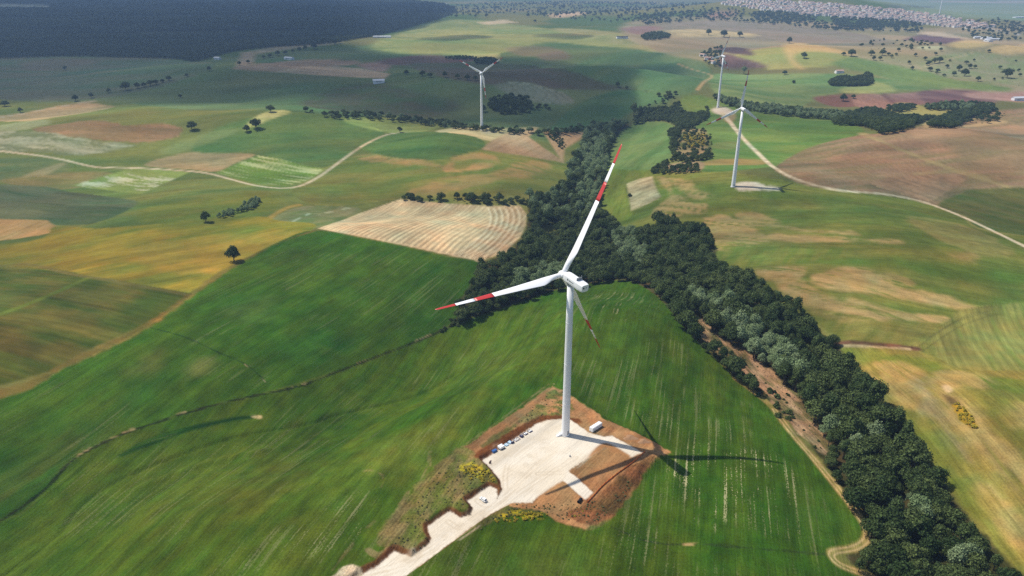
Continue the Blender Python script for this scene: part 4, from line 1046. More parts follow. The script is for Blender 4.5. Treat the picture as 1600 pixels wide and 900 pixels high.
near_t, near_g, _ = turbine((883.4, 678.9), 88.8, 325.76, 92.9, 67.9, 6.1, 7.0, 3.0, 86, 'large white wind turbine with red banded blades standing on the gravel platform', 5.2, 4.35, 3.1, True)
GRP = None
turbine(None, 82.5, 16.3, 64.9, 38.5, 5.0, 5.4, 2.5, 8, 'slim white wind turbine on the cream field before the shaded valley', 3.4, 4.2, 2.4, False, GRP, ground_pts([(753, 203.5)])[0])
turbine(None, 89.0, 337.5, 101.0, 37.0, 5.0, 8.0, 3.0, 10, 'white wind turbine on the green hilltop gravel patch by the willow hedge', 3.4, 4.2, 2.4, False, GRP, ground_pts([(1121.5, 168)])[0])
turbine(None, 81.5, 354.9, 116.6, 38.5, 3.8, 5.0, 0.0, 10, 'white wind turbine beside the whitish track on the olive hill', 3.4, 4.4, 2.4, False, GRP, ground_pts([(1145.5, 291.5)])[0])
turbine(None, 95.0, 350.0, 30.0, 45.0, 4.0, 5.0, 0.0, 10, 'distant white wind turbine rising behind the end of the hill town', 3.4, 6.0, 4.0, False, GRP, ground_pts([(1468, 21)])[0])

# entrance stair at the tower foot
def local(px, z=0.0):
    return flat([px], z)[0]
st = link('entrance_stair', None)
st.location = (near_g[0] - 3.3, near_g[1] - 0.9, 0)
st.rotation_euler = (0, 0, R(20))
tag(st, 'small white metal entrance stair leaning on the near turbine tower', 'stair')
MB().box((1.0, 0, 1.15), (1.4, 1.7, .12)).box((1.0, -.8, .55), (1.3, .08, 1.1)).box((1.0, .8, .55), (1.3, .08, 1.1)).build('landing', M_WHITE, st)
for i in range(5):
    MB().box((-1.5 + i * .42, 0, .12 + i * .22), (.46, 1.6, .08)).build('step', M_WHITE, st)
for sgn in (-1, 1):
    MB().tube([(-1.8, sgn * .85, 0), (-1.8, sgn * .85, .95), (.3, sgn * .85, 2.1), (1.7, sgn * .85, 2.1), (1.7, sgn * .85, 1.1)], [.06] * 5, 6).build('handrail', M_WHITE, st)
    MB().add([(-1.8, sgn * .8, 0), (.5, sgn * .8, 0), (.5, sgn * .8, 1.1), (-1.8, sgn * .8, .1), (-1.8, sgn * .72, 0), (.5, sgn * .72, 0), (.5, sgn * .72, 1.1), (-1.8, sgn * .72, .1)], [(0, 1, 2, 3), (7, 6, 5, 4), (0, 4, 5, 1), (1, 5, 6, 2), (2, 6, 7, 3), (3, 7, 4, 0)]).build('side_panel', M_WHITE, st)

# ================================================================== TREES
rs = np.random.default_rng(11)

def crown_mesh(name, mat, n_cards, rx, rz, zc, lobes, size, seed, tall=1.0, shell=0.55):
    """leaf clumps spread through a crown of several lobes"""
    g = np.random.default_rng(seed)
    L = []
    for i in range(lobes):
        w = 2 * math.pi * i / max(1, lobes - 1) + g.uniform(-.4, .4)
        if i == lobes - 1:
            L.append((0, 0, zc + rz * .30, rx * .62, rz * .62))
        else:
            q = g.uniform(.40, .62)
            L.append((math.cos(w) * rx * q, math.sin(w) * rx * q, zc + g.uniform(-.35, .28) * rz, rx * g.uniform(.38, .56), rz * g.uniform(.42, .6)))
    wts = np.array([l[3] ** 2 for l in L]); wts /= wts.sum()
    which = g.choice(len(L), n_cards, p=wts)
    d = g.normal(size=(n_cards, 3)); d /= np.linalg.norm(d, axis=1)[:, None]
    d[:, 2] = np.where(d[:, 2] < -.35, -d[:, 2] * .6, d[:, 2])
    rad = 1 - (1 - shell) * g.random(n_cards) ** 1.6
    lump = 1 + .16 * np.sin(d[:, 0] * 7 + which) * np.cos(d[:, 1] * 6 - which * 2) + .08 * g.normal(size=n_cards)
    LA = np.array(L)[which]
    C = LA[:, :3] + d * np.stack([LA[:, 3], LA[:, 3], LA[:, 4] * tall], 1) * (rad * lump)[:, None]
    nrm = d + .42 * g.normal(size=(n_cards, 3)); nrm /= np.linalg.norm(nrm, axis=1)[:, None]
    t = np.cross(nrm, g.normal(size=(n_cards, 3))); t /= np.linalg.norm(t, axis=1)[:, None]
    b = np.cross(nrm, t)
    sz = size * g.uniform(.6, 1.35, n_cards)[:, None]
    asp = g.uniform(.55, 1.0, n_cards)[:, None]
    bow = nrm * sz * .22
    P = np.stack([C - t * sz * .5, C - b * sz * asp * .5 - bow, C + t * sz * .5, C + b * sz * asp * .5 - bow], 1).reshape(-1, 3)
    me = bpy.data.meshes.new(name)
    me.vertices.add(len(P)); me.vertices.foreach_set('co', P.astype(np.float32).ravel())
    me.loops.add(n_cards * 4); me.loops.foreach_set('vertex_index', np.arange(n_cards * 4, dtype=np.int32))
    me.polygons.add(n_cards); me.polygons.foreach_set('loop_start', np.arange(0, n_cards * 4, 4, dtype=np.int32))
    me.materials.append(mat)
    me.update(calc_edges=True)
    return me

def trunk_mesh(name, h, r, rx, seed, n=6):
    g = random.Random(seed)
    mb = MB()
    bend = (g.uniform(-.3, .3), g.uniform(-.3, .3))
    mb.tube([(0, 0, -.6), (bend[0] * .3, bend[1] * .3, h * .3), (bend[0], bend[1], h * .6), (bend[0] * 1.5, bend[1] * 1.5, h * .85)], [r * 1.35, r, r * .75, r * .35], 7)
    for i in range(n):
        w = 2 * math.pi * i / n + g.uniform(-.4, .4)
        z = h * g.uniform(.3, .55)
        q = rx * g.uniform(.5, .75)
        mb.tube([(bend[0] * .7, bend[1] * .7, z), (math.cos(w) * q * .5, math.sin(w) * q * .5, z + h * .16), (math.cos(w) * q, math.sin(w) * q, z + h * .25)], [r * .5, r * .32, r * .12], 5, caps=False)
    return mb.mesh(name, M_BARK, True)

def kind(tag_, mat, nvar, rx, rz, zc, h, lobes, size, cards, tall=1.0, seed=0):
    out = []
    for i in range(nvar):
        k = 1 + .12 * ((i * 37 % 7) / 3.0 - 1)
        out.append((trunk_mesh('trunk', h, .32, rx, seed + i), crown_mesh('crown', mat, cards, rx * k, rz * (2 - k), zc, lobes + i % 3, size, seed + i, tall)))
    return out

KINDS = {'oak': kind('oak', M_LEAF_DARK, 5, 5.2, 4.6, 6.4, 8.5, 8, .80, 1700, seed=100),
         'willow': kind('willow', M_LEAF_WILLOW, 3, 4.8, 5.2, 7.0, 9.5, 9, .72, 1600, seed=200),
         'poplar': kind('poplar', M_LEAF_MID, 3, 3.6, 6.0, 7.6, 11, 7, .72, 1400, seed=300),
         'bush': kind('bush', M_LEAF_DARK, 3, 2.0, 1.5, 1.3, 2.2, 6, .55, 420, seed=400)}
M_LEAF_YELLOW = mat_leaf('yellow_flowers', (0.42, 0.33, 0.03), (0.50, 0.40, 0.05), .3)
KINDS['yellow'] = kind('yellow', M_LEAF_YELLOW, 2, .75, .55, .5, .9, 5, .32, 110, seed=500)
M_LEAF_WEED = mat_leaf('weed_leaves', (0.15, 0.17, 0.05), (0.22, 0.21, 0.08), .3)
KINDS['weed'] = kind('weed', M_LEAF_WEED, 2, .8, .5, .45, .8, 5, .34, 90, seed=520)
NAMES = {'oak': 'broadleaf_tree', 'willow': 'willow_tree', 'poplar': 'poplar_tree', 'bush': 'bush'}

def tree(kd, x, y, s, label, cat='tree', group=None, sink=.25, stretch=1.0):
    v = rs.integers(len(KINDS[kd]))
    tm, cm = KINDS[kd][v]
    r = link(NAMES[kd], None)
    r.location = (x, y, float(height_at(x, y)[0]) - sink)
    r.rotation_euler = (0, 0, rs.uniform(0, 6.28))
    r.scale = (s, s, s * rs.uniform(.9, 1.12) * stretch)
    tag(r, label, cat, group)
    link('trunk', tm, r)
    link('crown', cm, r)
    return r

def single_mesh(kd, i, low=None):
    """trunk and crown in one mesh, for the masses of trees nobody can count"""
    tm, cm = KINDS[kd][i]
    mb = MB()
    for me, mi in ((tm, 0), (cm, 1)):
        V = [tuple(v.co) for v in me.vertices]
        Fc = [tuple(p.vertices) for p in me.polygons]
        if mi and low:
            Fc = Fc[:low]
            V = V[:low * 4]
        mb.add(V, Fc, mi)
    return mb.mesh(NAMES.get(kd, kd), [M_BARK, cm.materials[0]])

def scatter(name, protos, X, Y, S, label, cat, Z=None):
    """one object that stands for a mass of plants: instances on a cloud of points"""
    c = bpy.data.collections.new(name + '_kinds')
    for me in protos:
        c.objects.link(bpy.data.objects.new(me.name, me))
    X, Y, S = map(np.asarray, (X, Y, S))
    Z = height_at(X, Y) - .25 if Z is None else Z
    me = bpy.data.meshes.new(name)
    me.vertices.add(len(X))
    me.vertices.foreach_set('co', np.stack([X, Y, Z], 1).astype(np.float32).ravel())
    for nm2, arr in (('size', S), ('turn', rs.uniform(0, 6.28, len(X)))):
        a = me.attributes.new(nm2, 'FLOAT', 'POINT')
        a.data.foreach_set('value', np.asarray(arr, np.float32))
    a = me.attributes.new('pick', 'INT', 'POINT')
    a.data.foreach_set('value', rs.integers(0, len(protos), len(X)).astype(np.int32))
    o = link(name, me)
    ng = bpy.data.node_groups.new(name, 'GeometryNodeTree')
    ng.interface.new_socket('Geometry', in_out='INPUT', socket_type='NodeSocketGeometry')
    ng.interface.new_socket('Geometry', in_out='OUTPUT', socket_type='NodeSocketGeometry')
    N = ng.nodes
    gi, go = N.new('NodeGroupInput'), N.new('NodeGroupOutput')
    m2p, iop, ci = N.new('GeometryNodeMeshToPoints'), N.new('GeometryNodeInstanceOnPoints'), N.new('GeometryNodeCollectionInfo')
    ci.inputs['Collection'].default_value = c
    ci.inputs['Separate Children'].default_value = True
    ci.inputs['Reset Children'].default_value = True
    iop.inputs['Pick Instance'].default_value = True
    def attr(nm2, ty):
        n = N.new('GeometryNodeInputNamedAttribute'); n.data_type = ty
        n.inputs['Name'].default_value = nm2
        return n.outputs['Attribute']
    cx = N.new('ShaderNodeCombineXYZ')
    ng.links.new(gi.outputs[0], m2p.inputs['Mesh'])
    ng.links.new(m2p.outputs[0], iop.inputs['Points'])
    ng.links.new(ci.outputs[0], iop.inputs['Instance'])
    ng.links.new(attr('pick', 'INT'), iop.inputs['Instance Index'])
    ng.links.new(attr('turn', 'FLOAT'), cx.inputs[2])
    ng.links.new(cx.outputs[0], iop.inputs['Rotation'])
    ng.links.new(attr('size', 'FLOAT'), iop.inputs['Scale'])
    ng.links.new(iop.outputs[0], go.inputs[0])
    o.modifiers.new('plants', 'NODES').node_group = ng
    return tag(o, label, cat, kind='stuff')

def poly_points(px, spacing, up=5.0, margin_m=3.0, jitter=.42, excl=(), keep=1.0, smooth=True):
    """stand points on the land whose crowns (up metres above it) show inside an outline of the photograph"""
    P = catmull(px, 4, True) if smooth else np.asarray(px, float)
    W = ground_pts(P)
    lo, hi = W.min(0) - 30, W.max(0) + 30
    nx, ny = int((hi[0] - lo[0]) / spacing) + 1, int((hi[1] - lo[1]) / spacing) + 1
    xs, ys = np.meshgrid(lo[0] + np.arange(nx) * spacing, lo[1] + np.arange(ny) * spacing * .95)
    xs = xs + (np.arange(ny)[:, None] % 2) * spacing * .5 + rs.uniform(-jitter, jitter, xs.shape) * spacing
    ys = ys + rs.uniform(-jitter, jitter, xs.shape) * spacing
    x, y = xs.ravel(), ys.ravel()
    k = y > 120
    x, y = x[k], y[k]
    z = height_at(x, y)
    u, v = to_pix(x, y, z + up)
    dep = np.hypot(x, y)
    ok = inside(u, v, P)
    ok[ok] &= seg_dist(u[ok], v[ok], P, True) > margin_m * FPX / dep[ok]
    for e in excl:
        ok &= ~inside(u, v, np.asarray(e, float))
    ok &= rs.random(len(x)) < keep
    return x[ok], y[ok], u[ok], v[ok]

W1 = [(1640, 960), (1600, 903), (1560, 866), (1530, 824), (1480, 758), (1440, 698), (1400, 638), (1365, 596), (1325, 562), (1310, 531), (1275, 498), (1232, 464), (1190, 438), (1150, 426), (1122, 408), (1118, 365), (1095, 349), (1040, 340), (1000, 352), (975, 356), (960, 344),
      (946, 328), (942, 308), (948, 268), (957, 226), (970, 200), (990, 188), (925, 193), (913, 210), (903, 234), (888, 258), (880, 287), (845, 299), (824, 303), (826, 345), (818, 372), (795, 392), (752, 408), (740, 430), (716, 468), (711, 500),
      (760, 487), (850, 458), (880, 448), (960, 436), (1000, 442), (1035, 467), (1066, 507), (1110, 549), (1150, 589), (1200, 629), (1250, 668), (1290, 722), (1325, 780), (1354, 826), (1350, 843), (1318, 863), (1340, 889), (1400, 918), (1460, 990), (1640, 1100)]
CLEAR = [(1070, 480), (1088, 486), (1122, 512), (1182, 552), (1234, 596), (1266, 638), (1296, 684), (1294, 724), (1252, 672), (1218, 642), (1196, 616), (1146, 570), (1096, 528)]
GAP = [(846, 352), (866, 344), (870, 360), (850, 368)]
WILLOWS = [[(956, 360), (988, 362), (1014, 395), (1004, 416), (968, 402)], [(790, 446), (838, 418), (882, 413), (884, 432), (822, 454)], [(1072, 452), (1120, 462), (1182, 494), (1234, 545), (1262, 590), (1240, 592), (1188, 562), (1128, 505), (1078, 474)],
           [(1282, 655), (1304, 655), (1304, 676), (1282, 676)], [(1352, 672), (1376, 672), (1376, 690), (1352, 690)], [(1320, 684), (1342, 682), (1342, 700), (1320, 700)], [(1382, 768), (1424, 764), (1456, 800), (1482, 852), (1462, 862), (1430, 822), (1400, 797)], [(1480, 850), (1520, 862), (1530, 895), (1500, 895)],
           [(905, 240), (945, 225), (950, 262), (915, 285)], [(900, 290), (935, 285), (935, 310), (905, 315)]]
x, y, u, v = poly_points(W1, 6.0, 5.5, 2.2, jitter=.52, excl=(CLEAR, GAP), keep=.95)
kd = np.array(['oak'] * len(x), dtype=object)
q = rs.random(len(x))
band = (u > 1090) & (u < 1330) & (v > 480) & (v < 720)
kd[(q < .17) | (band & (q < .36))] = 'poplar'
kd[(v < 335) & (q > .62)] = 'willow'
for wp in WILLOWS:
    m = inside(u, v, np.asarray(wp, float))
    kd[m & (q < .85)] = 'willow'
kd[(v > 480) & (kd == 'willow') & ~np.any([inside(u, v, np.asarray(w, float)) for w in WILLOWS], 0)] = 'oak'
sz = rs.uniform(.5, 1.08, len(x)) + .6 * rs.random(len(x)) ** 3 * np.where(kd == 'oak', 1.0, .95)
dist = np.hypot(x, y)
inview = (u > -5) & (u < 1605) & (v < 915)
order = np.argsort(np.where(inview, dist, 1e9))
WOODLAB = {'oak': 'dark green broadleaf tree', 'willow': 'silvery grey green willow', 'poplar': 'fresh green slender tree'}
CLEAR_W = ground_pts(np.array(CLEAR, float))
TRACK_W = ground_pts(np.array([(1300, 752), (1330, 790), (1352, 822), (1354, 842), (1335, 856), (1300, 864), (1345, 895), (1400, 915)], float))
RIGHT_W = ground_pts(np.array([(1640, 960), (1600, 903), (1530, 824), (1480, 758), (1440, 698), (1400, 638), (1350, 590), (1316, 552)], float))
CREST_W = ground_pts(np.array([(711, 500), (760, 487), (850, 458), (960, 438), (1000, 444), (1035, 470), (1066, 510)], float))
cnt = {'oak': 0, 'willow': 0, 'poplar': 0}
rest = []
for i in order:
    k_ = kd[i]
    if inview[i] and cnt[k_] < (190 if k_ == 'oak' else 60):
        cnt[k_] += 1
        big = ('large ', 'medium sized ', 'small ')[0 if sz[i] > 1.02 else (1 if sz[i] > .78 else 2)]
        pt_ = np.array([x[i]]), np.array([y[i]])
        if seg_dist(*pt_, CLEAR_W, True)[0] < 14: where = 'at the edge of the stony clearing'
        elif seg_dist(*pt_, TRACK_W)[0] < 16: where = 'beside the bending farm track'
        elif seg_dist(*pt_, RIGHT_W)[0] < 14: where = 'on the wood edge facing the yellow crop slope'
        elif seg_dist(*pt_, CREST_W)[0] < 22: where = 'on the wood edge behind the green hill crest'
        else: where = 'deep inside the valley wood'
        tree(k_, x[i], y[i], sz[i], big + WOODLAB[k_] + ' ' + where, 'tree', 'trees of the valley wood, ' + NAMES[k_].replace('_', ' '))
    else:
        rest.append(i)
rest = np.array(rest)
for k_, nm2, lb in (('oak', 'wood', 'dark broadleaf wood filling the valley behind the green hill'), ('willow', 'willow_wood', 'silvery willows growing through the valley wood'), ('poplar', 'young_wood', 'fresh green trees growing through the valley wood')):
    m = rest[kd[rest] == k_]
    scatter(nm2, [single_mesh(k_, i) for i in range(len(KINDS[k_]))], x[m], y[m], sz[m], lb, 'wood')
print('wood trees', len(x), cnt)

# bushes along the clearing and the field edge
bx, by, bu, bv = poly_points([(1066, 480), (1090, 500), (1130, 530), (1170, 575), (1215, 612), (1245, 650), (1225, 655), (1180, 618), (1140, 585), (1100, 548), (1070, 515)], 5.0, 1.5, 0.5, keep=.35)
for i in range(len(bx)):
    sb = rs.uniform(.6, 1.3)
    tree('bush', bx[i], by[i], sb, ('tiny' if sb < .8 else 'middling' if sb < 1.05 else 'broad') + ' dark bush along the stony clearing by the wood', 'bush', 'bushes along the clearing')
bx, by, bu, bv = poly_points(CLEAR, 4.2, .8, 0.2, keep=.22)
scatter('scrub', [single_mesh('bush', i) for i in range(3)], bx, by, rs.uniform(.25, .75, len(bx)), 'small shrubs sprouting in the felled clearing', 'scrub')
# smaller woods further off
def wood(px, kinds, spacing, smin, smax, name, label, up=4.0, margin=1.5, keep=1.0, low=None):
    x, y, u, v = poly_points(px, spacing, up, margin, keep=keep)
    protos = []
    for k_ in kinds:
        protos += [single_mesh(k_, i, low) for i in range(len(KINDS[k_]))]
    if len(x):
        scatter(name, protos, x, y, (sz_ := rs.uniform(smin, smax, len(x))), label, 'wood', Z=height_at(x, y) - .2 - (0 if kinds == ['bush'] else 1.3) * sz_)

wood([(988, 192), (998, 172), (1020, 167), (1045, 163), (1062, 157), (1066, 172), (1085, 174), (1104, 172), (1108, 181), (1092, 192), (1076, 200), (1062, 200), (1046, 190), (1025, 187)], ['oak'], 6.0, .6, .95, 'wood', 'dark wood at the head of the valley below the hilltop turbine')
wood([(1044, 202), (1064, 201), (1060, 222), (1062, 240), (1106, 236), (1112, 248), (1058, 253), (1046, 240)], ['oak', 'bush'], 5.0, .5, .85, 'thicket', 'dark thicket edging the brown scrub plot', 2.5)
wood([(1062, 206), (1108, 204), (1108, 236), (1064, 240)], ['bush'], 7.5, .7, 1.7, 'scrub', 'scattered bushes on the brown scrub plot', 1.0, .3, .6)
wood([(1014, 268), (1040, 250), (1052, 250), (1040, 261), (1075, 256), (1093, 259), (1090, 268), (1050, 271)], ['oak', 'bush'], 5.0, .45, .7, 'thicket', 'dark shrubs along the foot of the light green rounded field', 2.0, .6)
wood([(1118, 147), (1165, 158), (1215, 163), (1265, 170), (1312, 174), (1315, 184), (1260, 182), (1200, 175), (1150, 166), (1118, 154)], ['willow', 'oak', 'willow'], 7.0, .65, 1.0, 'willow_hedge', 'band of willows along the stream behind the hilltop turbine', 4, .6)
wood([(1303, 192), (1313, 178), (1340, 171), (1365, 167), (1400, 177), (1462, 181), (1432, 192), (1420, 200), (1380, 207), (1350, 196)], ['oak'], 6.5, .65, 1.0, 'wood', 'dark wood pointing into the brown ploughed hill')
wood([(1452, 196), (1465, 182), (1500, 171), (1545, 163), (1552, 172), (1510, 186), (1500, 196)], ['oak'], 6.5, .65, 1.0, 'wood', 'dark wood on the edge of the brown hill before the ploughed row')
wood([(1500, 190), (1540, 172), (1565, 172), (1572, 183), (1540, 192)], ['bush', 'oak'], 9, .6, 1.0, 'scrub', 'open scrub at the tip of the dark wood on the brown hill', 2, .4, .5)
wood([(1295, 127), (1312, 119), (1340, 119), (1358, 113), (1363, 120), (1361, 131), (1330, 133), (1300, 132)], ['oak'], 7, .8, 1.15, 'wood', 'isolated dark block of trees on the grass green field', 4, 1)
wood([(1448, 164), (1480, 160), (1520, 160), (1550, 162), (1545, 170), (1500, 171), (1455, 170)], ['oak', 'willow'], 7.5, .7, 1.0, 'hedge', 'row of round trees below the ploughed row', 3.5, .4)
wood([(1385, 166), (1430, 163), (1420, 172), (1390, 173)], ['oak'], 9, .7, 1.0, 'hedge', 'clump of trees at the corner of the pinkish ploughed field', 3.5, .4)
wood([(510, 176), (560, 174), (600, 178), (650, 184), (700, 190), (760, 198), (860, 202), (905, 196), (912, 204), (850, 210), (760, 203), (690, 197), (640, 190), (560, 184), (512, 182)], ['oak', 'willow', 'oak'], 9, .6, 1.05, 'hedge', 'dark tree belt along the stream in the shaded valley', 3.5, .3, .75)
wood([(763, 160), (775, 150), (800, 148), (822, 152), (835, 165), (818, 175), (780, 176), (765, 168)], ['oak'], 8, .8, 1.2, 'thicket', 'dark thicket on the shaded slope beside the vineyard', 4, .5, .85)
wood([(815, 168), (862, 164), (864, 172), (815, 176)], ['bush', 'oak'], 9, .5, .9, 'thicket', 'low shrubs trailing from the dark thicket', 3, .2, .6)
wood([(742, 94), (752, 91), (775, 92), (776, 98), (745, 99)], ['oak'], 9, .7, 1.0, 'thicket', 'dark clump of trees at the corner of the yellow field', 3, .2)
wood([(700, 88), (740, 88), (740, 92), (700, 92)], ['oak'], 10, .6, .9, 'hedge', 'dark hedge along the purple ploughed strip', 3, .1, .8)
wood([(1020, 150), (1050, 140), (1062, 145), (1040, 160), (1000, 175), (985, 178)], ['oak'], 9, .5, .9, 'hedge', 'hedge climbing from the wooded valley to the hilltop', 3, .2, .5)
wood([(1096, 82), (1128, 72), (1126, 90), (1140, 98), (1118, 104), (1098, 92)], ['oak'], 13, .6, 1.0, 'farm_trees', 'trees around the farmstead behind the far hilltop turbine', 3, .2, .6)
wood([(1004, 54), (1030, 50), (1048, 55), (1040, 60), (1008, 62)], ['oak'], 11, .7, 1.1, 'thicket', 'small dark grove on the pale far slope', 3, .3, .9)
wood([(340, 334), (368, 326), (392, 312), (408, 310), (406, 320), (380, 330), (345, 340)], ['willow', 'bush'], 3.2, .35, .55, 'hedge', 'grey green strip of shrubs behind the lone tree in the yellow field', 1.5, .4)
wood([(630, 305), (690, 306), (760, 306), (830, 306), (826, 318), (760, 318), (690, 315), (632, 312)], ['bush', 'oak', 'bush'], 5.0, .45, .8, 'hedge', 'low hedge along the top of the big stubble field', 2, .3, .6)
wood([(868, 206), (856, 210), (872, 228), (880, 232), (884, 222)], ['bush'], 4.5, .6, 1.2, 'hedge', 'green strip of shrubs between the two striped stubble fields', 1, .2)
wood([(700, 500), (722, 492), (726, 504), (702, 510), (690, 520), (686, 514)], ['bush'], 3.0, .7, 1.2, 'hedge', 'bushes where the gully meets the wood', 1.2, .2, .8)
# far town surroundings and distant hedges
wood([(1000, 24), (1060, 18), (1130, 12), (1210, 22), (1290, 33), (1380, 42), (1440, 44), (1430, 50), (1330, 48), (1240, 40), (1160, 34), (1080, 32), (1010, 38)], ['oak'], 22, 1.0, 1.9, 'far_trees', 'dark trees and gardens on the slope below the hill town', 6, .1, .34)
wood([(1180, 18), (1260, 22), (1270, 32), (1190, 32)], ['oak'], 18, 1.2, 1.9, 'far_trees', 'dark grove below the middle of the hill town', 6, .1, .6)
wood([(1300, 27), (1380, 30), (1440, 37), (1400, 43), (1320, 42)], ['oak'], 18, 1.2, 1.9, 'far_trees', 'dark grove under the right part of the hill town', 6, .1, .6)
wood([(710, 8), (860, 2), (1000, 4), (1120, 6), (1040, 26), (960, 36), (860, 26), (780, 20), (720, 24)], ['oak'], 46, 1.0, 2.0, 'far_trees', 'scattered trees and hedges on the distant farmland', 6, .1, .30)
wood([(1520, 30), (1600, 32), (1640, 60), (1540, 62), (1500, 48)], ['oak'], 26, .9, 1.6, 'far_trees', 'scattered trees beside the road past the hill town', 6, .1, .35)
wood([(1340, 70), (1420, 62), (1620, 90), (1620, 135), (1500, 125), (1400, 105)], ['bush', 'oak'], 42, .6, 1.1, 'scrub', 'small scattered shrubs on the bare far right slope', 2, .1, .45)

# the far forest
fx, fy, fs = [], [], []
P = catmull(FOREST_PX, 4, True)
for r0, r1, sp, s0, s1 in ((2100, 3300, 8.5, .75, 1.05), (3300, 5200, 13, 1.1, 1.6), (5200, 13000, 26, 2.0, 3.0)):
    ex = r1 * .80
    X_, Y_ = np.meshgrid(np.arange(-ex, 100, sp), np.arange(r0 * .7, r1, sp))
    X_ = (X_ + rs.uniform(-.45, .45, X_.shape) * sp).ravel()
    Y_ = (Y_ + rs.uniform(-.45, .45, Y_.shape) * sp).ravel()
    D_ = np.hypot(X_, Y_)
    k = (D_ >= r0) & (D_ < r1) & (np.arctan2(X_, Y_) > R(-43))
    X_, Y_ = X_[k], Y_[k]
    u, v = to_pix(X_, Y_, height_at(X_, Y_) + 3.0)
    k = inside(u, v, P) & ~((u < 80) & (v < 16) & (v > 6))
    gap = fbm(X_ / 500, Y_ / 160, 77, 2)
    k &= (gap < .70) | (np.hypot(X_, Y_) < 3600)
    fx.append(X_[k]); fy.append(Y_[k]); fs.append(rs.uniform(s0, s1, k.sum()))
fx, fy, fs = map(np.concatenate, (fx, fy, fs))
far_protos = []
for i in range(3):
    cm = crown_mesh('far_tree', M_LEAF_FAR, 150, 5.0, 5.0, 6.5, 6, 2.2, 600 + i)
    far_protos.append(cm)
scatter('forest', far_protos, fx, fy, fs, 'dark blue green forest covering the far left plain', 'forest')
print('forest', len(fx))

# single trees: pixel of the crown's foot, crown width in pixels, label
SINGLE = [
    (366, 408, 25, 'oak', 'lone round dark tree in the ripening yellow wheat field'),
    (322, 347, 17, 'oak', 'round dark tree at the end of the grey green shrub strip'),
    (300, 203, 15, 'oak', 'round dark tree alone on the rise beside the reddish fallow field'),
    (386, 206, 12, 'oak', 'smaller tree of the pair on the dark green hill field'),
    (400, 201, 16, 'oak', 'larger tree of the pair on the dark green hill field'),
    (625, 207, 9, 'oak', 'small round tree at the end of the winding track'),
    (423, 175, 13, 'oak', 'dark tree above the yellow strip at the shaded valley edge'),
    (478, 175, 9, 'oak', 'dark tree on the ridge left of the stream belt'),
    (487, 176, 6, 'oak', 'very small tree on the ridge next to a dark tree'),
    (690, 313, 15, 'oak', 'first round tree at the open end of the stubble hedge'),
    (714, 311, 13, 'oak', 'second slightly smaller round tree in the stubble hedge'),
    (737, 315, 19, 'oak', 'broad dark tree in the hedge above the stubble field'),
    (757, 316, 18, 'oak', 'broad dark tree of the stubble hedge next to the wood end'),
    (780, 316, 17, 'oak', 'dark tree where the stubble hedge joins the wood'),
    (984, 307, 9, 'bush', 'single dark bush on the small pale fallow plot'),
    (8, 166, 10, 'oak', 'dark tree on the pale plot at the edge of the far shade'),
    (32, 176, 7, 'oak', 'small tree beside the far track by the pale plot'),
    (990, 182, 12, 'poplar', 'tall dark tree standing up from the head of the valley wood'),
    (1000, 180, 8, 'poplar', 'slender tree next to the tall one at the valley head'),
    (1104, 172, 8, 'oak', 'round tree above the valley head wood near the hilltop turbine'),
    (1317, 158, 12, 'oak', 'large dark tree in the reddish ploughed patch'),
    (1333, 154, 7, 'oak', 'small tree next to the large one in the reddish ploughed patch'),
    (1256, 91, 10, 'oak', 'round dark tree at the edge of the yellow green pasture'),
    (1233, 68, 9, 'oak', 'round tree on the crest above the yellow green pasture'),
    (1318, 87, 6, 'oak', 'small tree beside a larger one at the head of the green strip'),
    (1330, 88, 12, 'oak', 'wide dark tree at the head of the long green strip'),
    (1361, 87, 8, 'oak', 'first of two round trees on the slope above the green strip'),
    (1378, 87, 9, 'oak', 'second of two round trees on the slope above the green strip'),
    (1573, 122, 13, 'oak', 'large lone dark tree on the bare far right slope'),
    (1507, 119, 12, 'oak', 'dark tree of the clump in the middle of the bare slope'),
    (1498, 111, 8, 'oak', 'smaller tree of the clump in the middle of the bare slope'),
    (1490, 119, 7, 'oak', 'lone small tree left by the clump on the bare slope'),
    (1528, 127, 7, 'oak', 'small round tree below the clump on the bare slope'),
    (1465, 113, 6, 'oak', 'small tree beside the curving path on the bare slope'),
    (1107, 55, 9, 'oak', 'first round tree on the pale yellow far strip'),
    (1131, 58, 11, 'oak', 'widest round tree on the pale yellow far strip'),
    (1156, 58, 8, 'oak', 'last round tree on the pale yellow far strip'),
    (1162, 116, 9, 'willow', 'greyish tree beside the brown ploughed wedge'),
    (1226, 117, 7, 'oak', 'dark tree at the end of the bushes below the ploughed wedge'),
    (635, 117, 8, 'oak', 'dark tree at the corner of the long pale shaded field'),
    (755, 175, 12, 'oak', 'dark tree at the foot of the shaded slope behind the ridge turbine'),
    (965, 136, 8, 'oak', 'dark tree on the shaded green slope'),
    (979, 139, 5, 'oak', 'small tree next to a dark one on the shaded green slope'),
    (1045, 151, 9, 'oak', 'round tree in the hedge climbing to the hilltop'),
    (1240, 130, 6, 'bush', 'lone bush on the broad grass green field'),
]
for k_, gx, gy in (('a', 0, 0),):
    for (px, py, w, kd_, lb) in SINGLE:
        p = ground_pts([(px, py)])[0]
        d_ = math.hypot(p[0], p[1])
        crown_w = w * d_ / FPX
        tree(kd_, p[0], p[1], crown_w / {'oak': 10.2, 'willow': 9.6, 'poplar': 7.0, 'bush': 4.2}[kd_], lb, 'bush' if kd_ == 'bush' else 'tree', stretch=1.05, sink=1.9 * crown_w / 10.2 if kd_ == 'oak' else .25)
